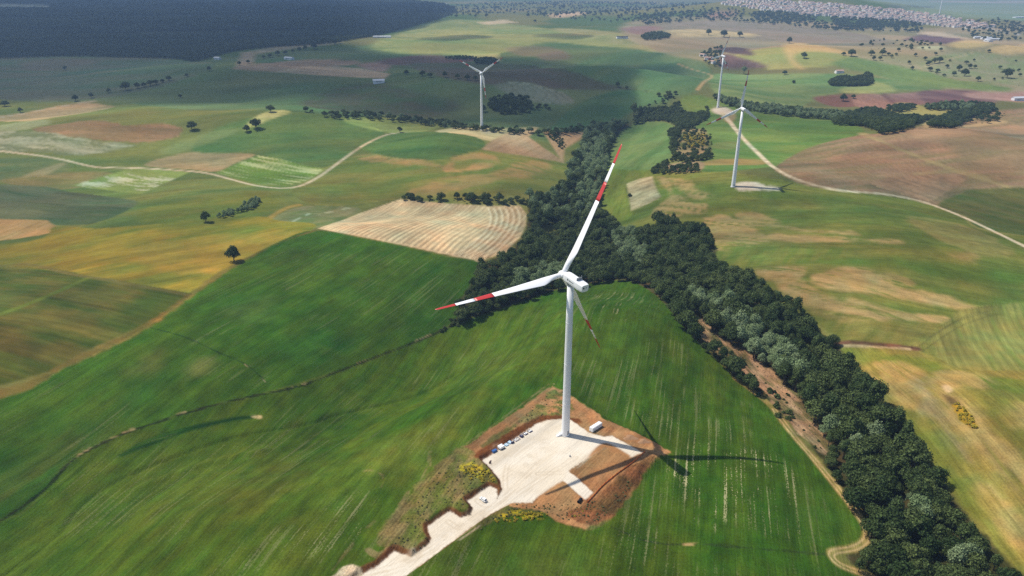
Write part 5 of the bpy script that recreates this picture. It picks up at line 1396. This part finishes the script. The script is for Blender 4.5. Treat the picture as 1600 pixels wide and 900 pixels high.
ROWS = [([(118, 158, 9), (143, 153, 7), (170, 145, 7)], 'small dark tree in the open line along the far track', 'trees along the far track'),
        ([(197, 141, 13), (215, 138, 9), (225, 136, 8), (235, 134, 9), (244, 132, 8), (254, 129, 6), (264, 126, 8)], 'dark tree of the short row in the shaded green fields', 'short row of trees in the shade'),
        ([(282, 153, 6), (292, 120, 6), (327, 111, 7), (102, 110, 6)], 'lone small tree on the shaded green fields below the forest', 'lone trees in the shade'),
        ([(374, 102, 6), (388, 99, 6)], 'small tree on the pale corner field under the forest', 'trees on the corner field'),
        ([(412, 92, 6), (422, 90, 7), (434, 87, 8), (446, 85, 7), (458, 83, 6), (468, 81, 7), (477, 79, 8), (491, 77, 10), (523, 70, 8), (530, 68, 7)], 'dark tree in the diagonal hedge by the tan fields', 'diagonal hedge trees'),
        ([(660, 119, 10), (672, 121, 8), (695, 121, 9), (715, 123, 9), (730, 125, 10), (743, 126, 8)], 'dark tree of the row on the shaded hill behind the ridge turbine', 'row of trees behind the ridge turbine'),
        ([(705, 26, 5), (713, 27, 5), (743, 27, 5), (760, 27, 6), (825, 27, 6), (836, 35, 5), (870, 26, 6), (885, 24, 6), (895, 22, 6), (775, 15, 6), (880, 14, 6)], 'far tree along the fields beyond the forest end', 'far field trees'),
        ([(1360, 69, 5), (1423, 66, 6), (1423, 75, 6), (1455, 70, 5), (1400, 87, 5), (1430, 88, 5), (1445, 94, 5), (1420, 100, 5), (1365, 94, 6), (1375, 94, 6), (1388, 87, 5), (1515, 107, 6), (1523, 107, 5), (1453, 111, 7), (1553, 126, 4), (1545, 82, 5)], 'small shrub scattered over the bare far right slope', 'shrubs on the bare slope'),
        ([(1468, 98, 9), (1460, 99, 8), (1452, 100, 6)], 'dark tree of the trio where the path crosses the bare slope', 'trio of trees on the path')]
for L_, lb, gp in ROWS:
    for (px, py, w) in L_:
        p = ground_pts([(px, py)])[0]
        tree('oak', p[0], p[1], w * math.hypot(*p) / FPX / 10.2, lb, 'tree', gp, stretch=1.05, sink=1.9 * w * math.hypot(*p) / FPX / 10.2)

# yellow flowers and weeds round the platform
def weeds(px, kd_, sp, s0, s1, name, label, keep, raw=True):
    x, y, u, v = poly_points(px, sp, .3, .3, keep=keep)
    if len(x):
        scatter(name, [single_mesh(kd_, i) for i in range(2)], x, y, rs.uniform(s0, s1, len(x)), label, 'plants', Z=height_at(x, y) - .15)
weeds([(718, 735), (740, 726), (765, 738), (774, 756), (745, 752), (725, 746)], 'yellow', 1.3, .6, 1.2, 'yellow_flowers', 'yellow flowering weeds on the verge above the lay-by', .35)
weeds([(780, 806), (840, 798), (856, 806), (820, 814), (775, 818)], 'yellow', 1.3, .6, 1.2, 'yellow_flowers', 'yellow flowering weeds on the bank below the platform', .45)
weeds([(860, 800), (920, 790), (915, 806), (890, 808)], 'yellow', 1.8, .5, 1.0, 'yellow_flowers', 'sparse yellow flowers below the earth bank', .25)
weeds([(1488, 632), (1502, 632), (1520, 650), (1530, 670), (1514, 668), (1498, 654)], 'yellow', 1.6, .9, 1.7, 'yellow_flowers', 'patch of yellow broom on the crop slope right of the wood', .7)
weeds([(1070, 212), (1100, 210), (1100, 228), (1075, 230)], 'yellow', 5, 2.0, 3.6, 'yellow_flowers', 'yellow broom on the brown scrub plot', .5)
weeds([(700, 720), (757, 722), (782, 752), (764, 757), (728, 780), (736, 802), (703, 797), (668, 820), (670, 848), (644, 868), (612, 856), (640, 800), (680, 745)], 'weed', 1.6, .35, .8, 'weeds', 'green weeds on the verge between crop and platform', .30)
weeds([(740, 834), (800, 808), (853, 803), (915, 822), (950, 800), (930, 780), (842, 786), (796, 790)], 'weed', 1.6, .35, .9, 'weeds', 'green weeds on the bank below the platform', .45)
weeds([(792, 672), (866, 608), (896, 640), (860, 650), (830, 660)], 'weed', 1.7, .35, .75, 'weeds', 'green weeds on the soil behind the tower', .35)
weeds([(960, 765), (1000, 735), (1015, 725), (1000, 745), (965, 790)], 'weed', 1.7, .4, 1.0, 'weeds', 'weeds on the outer edge of the earth bank', .4)

# ================================================================== HILL TOWN AND FARMS
M_WALLS = [mat_plain('house_wall', c, .9, var=.1) for c in ((.72, .68, .62), (.80, .78, .75), (.70, .58, .50), (.60, .58, .56))]
M_ROOFS = [mat_plain('roof_tiles', c, .85, var=.15) for c in ((.42, .28, .22), (.50, .36, .29), (.38, .29, .25))]
M_PANE = mat_plain('window_dark', (.05, .06, .07), .3)

def house_mesh(w, l, h, rh, wm, rm):
    mb = MB()
    x, y = w / 2, l / 2
    V = [(-x, -y, -2), (x, -y, -2), (x, y, -2), (-x, y, -2), (-x, -y, h), (x, -y, h), (x, y, h), (-x, y, h), (0, -y, h + rh), (0, y, h + rh)]
    mb.add(V, [(0, 1, 5, 4), (1, 2, 6, 5), (2, 3, 7, 6), (3, 0, 4, 7), (4, 5, 8), (6, 7, 9)], 0)
    e = .5
    k = rh / x * e
    t = .3
    mb.add([(-x - e, -y - e, h - k), (0, -y - e, h + rh), (0, y + e, h + rh), (-x - e, y + e, h - k), (-x - e, -y - e, h - k + t), (0, -y - e, h + rh + t), (0, y + e, h + rh + t), (-x - e, y + e, h - k + t)],
           [(0, 1, 2, 3), (7, 6, 5, 4), (0, 4, 5, 1), (2, 6, 7, 3), (3, 7, 4, 0)], 1)
    mb.add([(x + e, -y - e, h - k), (0, -y - e, h + rh), (0, y + e, h + rh), (x + e, y + e, h - k), (x + e, -y - e, h - k + t), (0, -y - e, h + rh + t), (0, y + e, h + rh + t), (x + e, y + e, h - k + t)],
           [(3, 2, 1, 0), (4, 5, 6, 7), (1, 5, 4, 0), (3, 7, 6, 2), (0, 4, 7, 3)], 1)
    mb.box((x * .4, y * .3, h + rh * .9), (.9, .9, 1.6), mi=0)
    for fl in range(int(h // 3)):
        for q in np.arange(-x + 1.8, x - 1, 2.8):
            mb.box((q, -y - .01, 1.7 + fl * 3), (1.0, .1, 1.4), mi=2)
        for q in np.arange(-y + 1.8, y - 1, 3.0):
            mb.box((-x - .01, q, 1.7 + fl * 3), (.1, 1.0, 1.4), mi=2)
            mb.box((x + .01, q, 1.7 + fl * 3), (.1, 1.0, 1.4), mi=2)
    me = mb.mesh('house', [wm, rm, M_PANE])
    me['long'] = int(l > 18)
    return me

HOUSES = [house_mesh(rnd.uniform(11, 16), rnd.uniform(13, 24), rnd.choice((6.2, 7.5, 9.5)), rnd.uniform(1.6, 2.8), M_WALLS[i % 4], M_ROOFS[i % 3]) for i in range(10)]
TOWN = [(1122, -2), (1170, -4), (1230, 2), (1300, 7), (1360, 12), (1420, 18), (1470, 25), (1520, 34), (1555, 42), (1535, 46), (1480, 43), (1430, 37), (1400, 33), (1350, 30), (1300, 27), (1262, 24), (1230, 20), (1195, 17), (1160, 11), (1130, 8)]
tp, Pt = [], np.array(TOWN, float)
g = np.random.default_rng(5)
while len(tp) < 720:
    q = np.array([g.uniform(1120, 1558), g.uniform(-3, 47)])
    if inside(q[None, 0], q[None, 1], Pt)[0] and (not tp or np.min(((np.array(tp) - q) / (3.0, 1.3)) ** 2 @ np.ones(2)) > .6):
        tp.append(q)
tw_ = ground_pts(np.array(tp))
dd = np.hypot(tw_[:, 0], tw_[:, 1])
good = np.nonzero(dd < 7000)[0]
good = good[np.argsort(dd[good])]
rest = MB()
for n, i in enumerate(good):
    me = HOUSES[g.integers(len(HOUSES))]
    x, y = tw_[i]
    z = float(height_at(x, y)[0])
    rz = R(20) + g.integers(4) * math.pi / 2 + g.normal() * .25
    if n < 280:
        o = link('house', me)
        o.location = (x, y, z)
        o.rotation_euler = (0, 0, rz)
        wl = ('cream', 'white', 'ochre', 'grey')[M_WALLS.index(me.materials[0])]
        rf_ = ('reddish', 'pale pink', 'brown')[M_ROOFS.index(me.materials[1])]
        lg = 'long ' if me['long'] else 'compact '
        e_ = tp[i][0]
        wh = 'at the low end of' if e_ > 1450 else ('amid' if e_ > 1270 else 'on the high end of')
        tag(o, lg + wl + ' house with ' + rf_ + ' roof ' + wh + ' the hill town', 'house', 'houses of the hill town')
    else:
        ca, sa = math.cos(rz), math.sin(rz)
        V = [(x + v.co.x * ca - v.co.y * sa, y + v.co.x * sa + v.co.y * ca, z + v.co.z) for v in me.vertices[:26]]
        wi = M_WALLS.index(me.materials[0]); ri = 4 + M_ROOFS.index(me.materials[1])
        Fs = [(tuple(p.vertices), wi if p.material_index == 0 else ri) for p in me.polygons if max(p.vertices) < 26]
        n0 = len(rest.v)
        rest.v += V
        rest.f += [tuple(a + n0 for a in f) for f, _ in Fs]
        rest.m += [m for _, m in Fs]
if rest.v:
    tag(rest.build('town_houses', M_WALLS + M_ROOFS), 'crowded pale houses with terracotta roofs covering the town ridge', 'houses', kind='stuff')
print('houses', len(good))

def building(px, w, l, h, rh, rz, wm, rm, name, label, cat, group=None):
    p = ground_pts([px])[0]
    x, y = p
    root = link(name, None)
    root.location = (x, y, float(height_at(x, y)[0]))
    root.rotation_euler = (0, 0, R(rz))
    tag(root, label, cat, group)
    a, b = w / 2, l / 2
    MB().add([(-a, -b, -1), (a, -b, -1), (a, b, -1), (-a, b, -1), (-a, -b, h), (a, -b, h), (a, b, h), (-a, b, h), (0, -b, h + rh), (0, b, h + rh)],
             [(0, 1, 5, 4), (1, 2, 6, 5), (2, 3, 7, 6), (3, 0, 4, 7), (4, 5, 8), (6, 7, 9)]).build('wall', wm, root)
    e, t = .6, .25
    k = rh / a * e
    rf = MB()
    for s in (-1, 1):
        V = [(s * (a + e), -b - e, h - k), (0, -b - e, h + rh), (0, b + e, h + rh), (s * (a + e), b + e, h - k)]
        V += [(v[0], v[1], v[2] + t) for v in V]
        rf.add(V, [(0, 1, 2, 3), (7, 6, 5, 4), (0, 4, 5, 1), (2, 6, 7, 3), (3, 7, 4, 0)])
    rf.build('roof', rm, root)
    MB().box((0, -b - .03, 1.6), (2.4, .12, 3.0)).build('door', M_DARKGREY, root)
    for s in (-1, 1):
        MB().box((s * (a + .02), 0, h * .6), (.1, l * .5, 1.0)).build('window', M_PANE, root)
    return root

M_SHED = mat_plain('shed_roof', (.55, .57, .60), .5, var=.1)
M_WSHED = mat_plain('white_shed', (.75, .76, .78), .6, var=.05)
for px, w, l, rz, lb in [((597, 59), 16, 70, 95, 'long white shed beside the dark forest edge'), ((452, 93), 14, 30, 60, 'grey roofed farm shed in the diagonal hedge'), ((340, 93), 12, 18, 70, 'small pale farmhouse below the forest edge'),
                         ((592, 130), 9, 22, 100, 'pale farmhouse on the shaded slope below the long pale field'), ((690, 7), 24, 90, 100, 'white sheds at the end of the dark forest'), ((1532, 60), 16, 50, 80, 'first grey white shed of the farm yard beside the yellow stubble'),
                         ((1541, 61), 14, 44, 95, 'middle grey white shed of the farm yard beside the yellow stubble'), ((1551, 63), 18, 55, 85, 'last grey white shed of the farm yard beside the yellow stubble'), ((1544, 65), 20, 26, 10, 'low grey shed in front of the farm yard sheds'),
                         ((1594, 28), 30, 80, 95, 'large white shed on the pale plain'), ((1514, 40), 9, 10, 0, 'tall pale tower house at the end of the hill town'), ((972, 60), 14, 40, 95, 'small dark roofed farm on the sunny pasture'),
                         ((1311, 114), 9, 20, 100, 'red roofed farmhouse above the dark tree block'), ((1590, 157), 9, 24, 100, 'pale farmhouse at the end of the ploughed row'),
                         ((1098, 88), 11, 18, 30, 'first farmstead house behind the hilltop turbine'), ((1107, 93), 12, 22, 80, 'middle farmstead house behind the hilltop turbine'), ((1114, 99), 10, 16, 10, 'front farmstead house behind the hilltop turbine')]:
    red = 'red' in lb or 'farmstead' in lb
    building(px, w, l, 14 if 'tower' in lb else 5.5, 2.2, rz, M_WALLS[1] if red else M_WSHED, M_ROOFS[0] if red else (M_DARKGREY if 'dark roofed' in lb else M_SHED), 'house' if 'house' in lb else 'shed', lb, 'house' if 'house' in lb else 'shed')

# ================================================================== THINGS ON THE PLATFORM
M_PWHITE = mat_plain('white_container_paint', (.80, .80, .78), .5, var=.04)
M_BLUE = mat_plain('blue_paint', (.035, .12, .34), .5)
M_LBLUE = mat_plain('pale_blue_paint', (.20, .42, .60), .5)
M_NAVY = mat_plain('navy_crate', (.04, .035, .09), .6)
M_ORANGE = mat_plain('orange_net', (.75, .17, .03), .7)
M_BLACK = mat_plain('black_plastic', (.012, .012, .014), .5)
M_RUST = mat_plain('dark_red_machine', (.10, .035, .035), .6)
M_GLASS = mat_plain('car_glass', (.02, .025, .03), .08, spec=.6)
M_TYRE = mat_plain('tyre', (.015, .015, .016), .85)
M_SOIL = mat_plain('turned_soil', (.30, .17, .09), .95, var=.35, scale=1.2)
M_ROCK = mat_plain('white_rubble', (.55, .51, .45), .9, var=.2)

def place(name, px, px2, label, cat, group=None):
    """an empty on the ground at px, its x axis towards px2"""
    a, b = local(px), local(px2)
    z = float(height_at(*a)[0])
    o = link(name, None)
    o.location = (a[0], a[1], z)
    o.rotation_euler = (0, 0, math.atan2(b[1] - a[1], b[0] - a[0]))
    return tag(o, label, cat, group)

# long white container
c = place('site_container', (931, 670), (942, 663), 'long white site container on the brown soil by the platform', 'container')
L = 8.2
MB().box((0, 0, 1.45), (L, 2.5, 2.5)).build('body', M_PWHITE, c, bevel=.5)
for i in range(14):
    for s in (-1, 1):
        MB().box((-L / 2 + .5 + i * .55, s * 1.27, 1.45), (.18, .07, 2.1)).build('side_rib', M_PWHITE, c)
MB().box((0, 0, .12), (L - .2, 2.3, .25)).build('skid', M_DARKGREY, c)
MB().box((-L / 2 - .03, -.6, 1.4), (.07, 1.1, 2.2)).build('door', M_PWHITE, c)
MB().box((-L / 2 - .03, .6, 1.4), (.07, 1.1, 2.2)).build('door', M_PWHITE, c)
for x_ in (-1, 1):
    for y_ in (-1, 1):
        MB().box((x_ * (L / 2 - .1), y_ * 1.2, 2.72), (.25, .2, .12)).build('corner_fitting', M_GREY, c)

def frame_thing(px, px2, label, kind_, l=2.6, w=2.0, name='transport_frame', group=None):
    t = place(name, px, px2, label, 'frame' if 'frame' in name else 'crate', group)
    def rail(mat, z=.2, th=.16):
        for s in (-1, 1):
            MB().box((0, s * w / 2, z), (l, th, th)).build('rail', mat, t)
            MB().box((s * l / 2, 0, z), (th, w - th, th)).build('crossbar', mat, t)
    if kind_ == 'blue':
        MB().box((0, 0, .45), (l, w, .9), top=.96).build('body', M_BLUE, t, bevel=.05)
        MB().box((0, 0, .93), (l * .9, w * .85, .06)).build('lid', M_BLUE, t)
    elif kind_ == 'tank':
        MB().box((0, 0, .25), (l * 1.06, w * 1.06, .5)).build('skid', M_DARKGREY, t)
        MB().box((0, 0, 1.1), (l, w, 1.2), top=.95).build('body', M_PWHITE, t, bevel=.12)
        MB().tube([(l * .25, 0, 1.7), (l * .25, 0, 1.85)], [.3, .3], 12).build('filler_cap', M_GREY, t)
    elif kind_ == 'slats':
        rail(M_LBLUE)
        for i in range(5):
            MB().box((-l / 2 + .3 + i * (l - .6) / 4, 0, .36), (.3, w * .95, .12)).build('slat', M_PWHITE if i % 2 else M_LBLUE, t)
    elif kind_ == 'ring':
        rail(M_NAVY)
        ring = [(math.cos(a) * w * .36, math.sin(a) * w * .36, .42) for a in np.linspace(0, 2 * math.pi, 21)]
        MB().tube(ring, [.16] * 21, 6, caps=False).build('ring', M_PWHITE, t)
        MB().box((-l * .42, 0, .3), (.3, w * .8, .2)).build('pad', M_PWHITE, t)
    elif kind_ == 'navy':
        MB().box((0, 0, .5), (l, w, 1.0)).build('body', M_NAVY, t, bevel=.05)
        MB().box((.1, 0, 1.03), (l * .45, w * .5, .08)).build('lid', M_GREY, t)
    elif kind_ == 'pads':
        rail(M_NAVY, .2, .18)
        MB().box((0, 0, .28), (.14, w - .2, .14)).build('crossbar', M_NAVY, t)
        for s in (-1, 1):
            MB().box((s * l * .25, 0, .36), (l * .34, w * .55, .22)).build('pad', M_PWHITE, t, bevel=.04)
    return t
frame_thing((772.5, 706), (782, 701), 'flat blue crate at the end of the row of frames', 'blue', 2.7, 1.5, 'storage_crate')
frame_thing((783, 700.5), (793, 695), 'white tank box on a dark skid in the row of frames', 'tank', 3.0, 2.6, 'tank_crate')
frame_thing((790.5, 695), (800, 690), 'pale blue slatted frame next to the white tank box', 'slats', 2.0, 2.6)
frame_thing((796.5, 691.5), (806, 686), 'pale blue slatted frame next to the dark low crate', 'slats', 2.0, 2.4)
frame_thing((801, 692.5), (810, 688), 'low dark blue crate between slatted frame and ring frame', 'navy', 1.8, .7, 'storage_crate')
frame_thing((807.5, 687), (817, 681), 'dark frame carrying a white ring', 'ring', 3.2, 2.2)
frame_thing((815, 682.5), (825, 677), 'dark purple crate between the ring frame and the padded frames', 'navy', 1.7, 1.6, 'storage_crate')
frame_thing((821, 678), (831, 672), 'open dark frame with white pads beside the purple crate', 'pads', 2.2, 2.1)
frame_thing((828, 674), (838, 668), 'open dark frame with white pads at the far end of the row', 'pads', 2.2, 2.1)

# small dark machine by the bank
m = place('plate_compactor', (765.5, 723.5), (767, 717), 'small dark red brown machine with handles at the gravel edge', 'machine')
MB().box((0, 0, .2), (1.3, .9, .25), top=.9).build('base_plate', M_RUST, m)
MB().box((.05, 0, .6), (.8, .6, .55)).build('engine', M_BLACK, m, bevel=.04)
MB().tube([(-.3, -.35, .6), (-1.1, -.35, 1.15), (-1.3, -.35, 1.2), (-1.3, .35, 1.2), (-1.1, .35, 1.15), (-.3, .35, .6)], [.05] * 6, 6).build('handle', M_RUST, m)
MB().box((1.5, -.2, .15), (1.0, .5, .3)).build('tool_box', M_RUST, m)
# little grey drum on the gravel
d = place('steel_drum', (890.5, 713.5), (895, 713), 'single small grey drum standing on the white gravel', 'drum')
MB().tube([(0, 0, 0), (0, 0, .05), (0, 0, .45), (0, 0, .5), (0, 0, .85), (0, 0, .9)], [.34, .36, .36, .38, .36, .34], 14).build('body', M_GREY, d, smooth=True)
MB().tube([(.15, 0, .9), (.15, 0, .95)], [.06, .06], 8).build('bung', M_DARKGREY, d)
# black drainage pipe under the strip's end
p = place('drain_pipe', (906, 777), (912, 770), 'short black drainage pipe at the end of the gravel strip', 'pipe')
ring_o = [(math.cos(a) * .75, math.sin(a) * .75) for a in np.linspace(0, 2 * math.pi, 17)[:-1]]
ring_i = [(q[0] * .86, q[1] * .86) for q in ring_o]
V = [(-1.3, a, b + .6) for a, b in ring_o] + [(1.3, a, b + .6) for a, b in ring_o] + [(-1.3, a, b + .6) for a, b in ring_i] + [(1.3, a, b + .6) for a, b in ring_i]
Fc = []
for k in range(16):
    k2 = (k + 1) % 16
    Fc += [(k, k2, 16 + k2, 16 + k), (32 + k, 48 + k, 48 + k2, 32 + k2), (k, 32 + k, 32 + k2, k2), (16 + k, 16 + k2, 48 + k2, 48 + k)]
MB().add(V, Fc).build('pipe_wall', M_BLACK, p)
MB().tube([(1.15, 0, .6), (1.45, 0, .6)], [.86, .86], 16).build('collar', M_BLACK, p)

# white car in the lay-by
car = place('parked_car', (755, 781), (748, 776), 'small white car parked in the gravel lay-by', 'car')
def loft(secs, mat, name, par, bevel=0):
    V, Fc = [], []
    for (x, w, z0, z1) in secs:
        V += [(x, -w / 2, z0), (x, w / 2, z0), (x, w / 2 * .96, z1), (x, -w / 2 * .96, z1)]
    for i in range(len(secs) - 1):
        for k in range(4):
            k2 = (k + 1) % 4
            Fc.append((i * 4 + k, i * 4 + k2, i * 4 + 4 + k2, i * 4 + 4 + k))
    Fc += [(3, 2, 1, 0), tuple(range(len(secs) * 4 - 4, len(secs) * 4))]
    return MB().add(V, Fc).build(name, mat, par, bevel=bevel)
body = loft([(-2.05, 1.5, .42, .82), (-1.95, 1.68, .30, .95), (-.8, 1.76, .26, .98), (.7, 1.76, .26, .96), (1.6, 1.70, .28, .84), (2.0, 1.5, .36, .68)], M_PWHITE, 'body', car, .05)
cab = loft([(-1.85, 1.42, .93, 1.0), (-1.45, 1.40, .94, 1.46), (-.2, 1.38, .95, 1.52), (.35, 1.38, .94, 1.46), (1.05, 1.44, .90, .98)], M_PWHITE, 'cabin', car, .04)
MB().add([(.40, -.62, 1.44), (.40, .62, 1.44), (1.02, .64, 1.02), (1.02, -.64, 1.02)], [(0, 1, 2, 3)][::-1] + [(3, 2, 1, 0)]).build('windscreen', M_GLASS, cab).location = (.035, 0, .02)
MB().add([(-1.48, -.6, 1.43), (-1.48, .6, 1.43), (-1.86, .62, 1.04), (-1.86, -.62, 1.04)], [(0, 1, 2, 3)]).build('rear_window', M_GLASS, cab).location = (-.035, 0, .02)
for s in (-1, 1):
    MB().box((-.95, s * .705, 1.2), (.75, .04, .32)).build('side_window', M_GLASS, cab)
    MB().box((.0, s * .71, 1.2), (.85, .04, .34)).build('side_window', M_GLASS, cab)
    MB().box((2.0, s * .55, .62), (.08, .32, .14)).build('headlight', M_GREY, body)
    MB().box((-2.05, s * .58, .72), (.06, .22, .2)).build('tail_light', M_RED, body)
    MB().box((.62, s * .88, 1.0), (.16, .22, .14)).build('mirror', M_PWHITE, body)
    for x_ in (-1.28, 1.25):
        wh = MB().tube([(x_, s * .68, .31), (x_, s * .88, .31)], [.31, .31], 18).build('wheel', M_TYRE, car)
        MB().tube([(x_, s * .86, .31), (x_, s * .895, .31)], [.19, .17], 12).build('rim', M_GREY, wh)

# orange safety netting along the top of the earth bank
FENCE = flat(catmull([(1008, 706), (990, 722), (975, 733), (957, 746), (940, 758), (928, 769), (918, 778)], 3))
fz = height_at(FENCE[:, 0], FENCE[:, 1])
fence = link('safety_fence', None)
fence.location = (FENCE[0][0], FENCE[0][1], fz[0])
tag(fence, 'sagging orange safety netting along the top of the brown earth bank', 'fence')
o0 = np.array([FENCE[0][0], FENCE[0][1], fz[0]])
for i in range(len(FENCE)):
    a = np.array([FENCE[i][0], FENCE[i][1], fz[i]]) - o0
    lean = np.array([rnd.uniform(-.15, .15), rnd.uniform(-.15, .15), 0])
    MB().tube([a - (0, 0, .4), a + lean + (0, 0, 1.15)], [.04, .03], 6).build('post', M_ORANGE, fence)
    if i + 1 < len(FENCE):
        b = np.array([FENCE[i + 1][0], FENCE[i + 1][1], fz[i + 1]]) - o0
        V, Fc = [], []
        for k in range(7):
            q = a + (b - a) * k / 6
            top = 1.0 - .22 * math.sin(math.pi * k / 6) - rnd.uniform(0, .12)
            V += [q + (0, 0, .05), q + (.03, .03, top), q + (.05, -.03, top), q + (.05, -.03, .05)]
        for k in range(6):
            j = k * 4
            Fc += [(j, j + 4, j + 5, j + 1), (j + 2, j + 6, j + 7, j + 3), (j + 1, j + 5, j + 6, j + 2)]
        MB().add(V, Fc).build('net_panel', M_ORANGE, fence)

# heaps of turned soil
def heap(px, r, h, label, seed):
    a = local(px)
    z = float(height_at(*a)[0])
    V, Fc = [], []
    n, k = 18, 6
    g = np.random.default_rng(seed)
    for i in range(k + 1):
        f = i / k
        for j in range(n):
            w = 2 * math.pi * j / n
            rr = r * (1 - f) * (1 + .25 * math.sin(w * 3 + seed) + g.uniform(-.1, .1))
            V.append((math.cos(w) * rr * 1.5, math.sin(w) * rr, -.4 + (h + .4) * f ** .8 + g.uniform(-.08, .08)))
    for i in range(k):
        for j in range(n):
            Fc.append((i * n + j, i * n + (j + 1) % n, (i + 1) * n + (j + 1) % n, (i + 1) * n + j))
    o = MB().add(V, Fc).build('soil_heap', M_SOIL, smooth=True)
    o.location = (a[0], a[1], z)
    tag(o, label, 'heap')
heap((985, 684), 3.0, 1.0, 'low mound of turned soil beyond the white container', 3)
heap((1006, 690), 2.6, 1.1, 'low mound of turned soil at the tip of the tower shadow', 9)

# white rubble at the end of the slip road, stones and logs in the clearing
def rubble(px, sp, s0, s1, name, label, mat, keep):
    x, y, u, v = poly_points(px, sp, .1, .1, keep=keep)
    protos = []
    for q in range(3):
        g = np.random.default_rng(900 + q)
        V = g.normal(size=(14, 3)); V /= np.linalg.norm(V, axis=1)[:, None]
        V *= g.uniform(.7, 1.1, (14, 1)) * np.array([1, .8, .6])
        import bmesh
        bm = bmesh.new()
        for p_ in V: bm.verts.new(p_)
        bmesh.ops.convex_hull(bm, input=bm.verts)
        me = bpy.data.meshes.new('stone'); bm.to_mesh(me); bm.free()
        me.materials.append(mat)
        protos.append(me)
    scatter(name, protos, x, y, rs.uniform(s0, s1, len(x)), label, 'stones', Z=height_at(x, y) + .05)
rubble([(528, 892), (548, 882), (566, 888), (566, 900), (520, 906)], 1.1, .12, .32, 'rubble', 'white rubble tipped beside the end of the slip road', M_ROCK, .3)
rubble(CLEAR, 2.0, .2, .55, 'stones', 'stones and stumps lying in the clearing along the wood', M_BARK, .35)

# ================================================================== CLOUD that shades the far left land, and the hazy air
def cloud(px, alt, thick, soft, seed, label, cell=45.0, dens=.0066):
    W = flat(catmull(px, 4, True))
    off = SUN[:2] / SUN[2] * alt
    lo, hi = W.min(0) - soft, W.max(0) + soft
    xs, ys = np.arange(lo[0], hi[0], cell), np.arange(lo[1], hi[1], cell)
    X_, Y_ = np.meshgrid(xs, ys)
    s = np.where(inside(X_, Y_, W), 1, -1) * seg_dist(X_, Y_, W, True)
    s = s + soft * 1.2 * (fbm(X_ / 420, Y_ / 420, seed, 3) - .5)
    T = sstep(-soft * .4, soft, s) * thick * (.55 + .9 * fbm(X_ / 260, Y_ / 260, seed + 5, 3))
    on = T > 1.0
    ny, nx = T.shape
    cellon = on[:-1, :-1] & on[1:, :-1] & on[:-1, 1:] & on[1:, 1:]
    top = np.stack([X_ + off[0], Y_ + off[1], alt + T], -1).reshape(-1, 3)
    bot = np.stack([X_ + off[0], Y_ + off[1], alt - .25 * T], -1).reshape(-1, 3)
    N_ = nx * ny
    ii, jj = np.nonzero(cellon)
    a = ii * nx + jj
    b, c_, d = a + 1, a + nx + 1, a + nx
    quads = [np.stack([a, b, c_, d], 1), np.stack([d, c_, b, a], 1) + N_]
    pad = np.zeros((ny + 1, nx + 1), bool); pad[1:-1 + 0 or None, 1:-1 + 0 or None][:ny - 1, :nx - 1] = cellon
    up, dn, lf, rt = pad[:-2, 1:-1], pad[2:, 1:-1], pad[1:-1, :-2], pad[1:-1, 2:]
    for nb, e0, e1 in ((up, a, b), (dn, c_, d), (lf, d, a), (rt, b, c_)):
        m_ = ~nb[ii, jj]
        quads.append(np.stack([e1[m_], e0[m_], e0[m_] + N_, e1[m_] + N_], 1))
    Q = np.concatenate(quads)
    used, inv = np.unique(Q, return_inverse=True)
    me = bpy.data.meshes.new('cloud')
    me.from_pydata(np.concatenate([top, bot])[used].tolist(), [], inv.reshape(-1, 4).tolist())
    m, nt, bs = new_mat('cloud_vapour')
    nt.nodes.remove(bs)
    pv = nt.nodes.new('ShaderNodeVolumePrincipled')
    pv.inputs['Color'].default_value = (.97, .97, .98, 1)
    pv.inputs['Density'].default_value = dens
    pv.inputs['Anisotropy'].default_value = .5
    nt.links.new(pv.outputs[0], nt.nodes['Material Output'].inputs['Volume'])
    me.materials.append(m)
    me.update()
    o = link('cloud', me)
    return tag(o, label, 'cloud', kind='structure')
cloud([(-420, 190), (-150, 180), (0, 172), (150, 168), (250, 188), (420, 190), (520, 202), (690, 208), (850, 206), (960, 186), (1010, 146), (1070, 122), (1040, 102), (900, 96), (800, 90), (650, 84), (540, 70), (600, 50), (690, 32), (705, 14), (640, 8), (300, 4), (-400, 4)],
      1500, 190, 150, 3, 'broad flat cumulus cloud shading the far forest and valley')
cloud([(640, 62), (700, 52), (760, 56), (740, 64), (680, 70)], 1500, 110, 60, 8, 'small cumulus cloud over the far pasture')
cloud([(820, 58), (880, 56), (930, 66), (880, 70)], 1500, 110, 60, 12, 'small cumulus cloud beyond the shaded valley')

hz = MB().box((0, 0, 82), (64000, 64000, 320))
m, nt, bs = new_mat('haze')
nt.nodes.remove(bs)
pv = nt.nodes.new('ShaderNodeVolumePrincipled')
pv.inputs['Color'].default_value = (.44, .66, 1.0, 1)
pv.inputs['Density'].default_value = .00010
pv.inputs['Anisotropy'].default_value = .2
nt.links.new(pv.outputs[0], nt.nodes['Material Output'].inputs['Volume'])
tag(hz.build('haze', m), 'thin bluish haze in the air over the whole landscape', 'haze', kind='stuff')
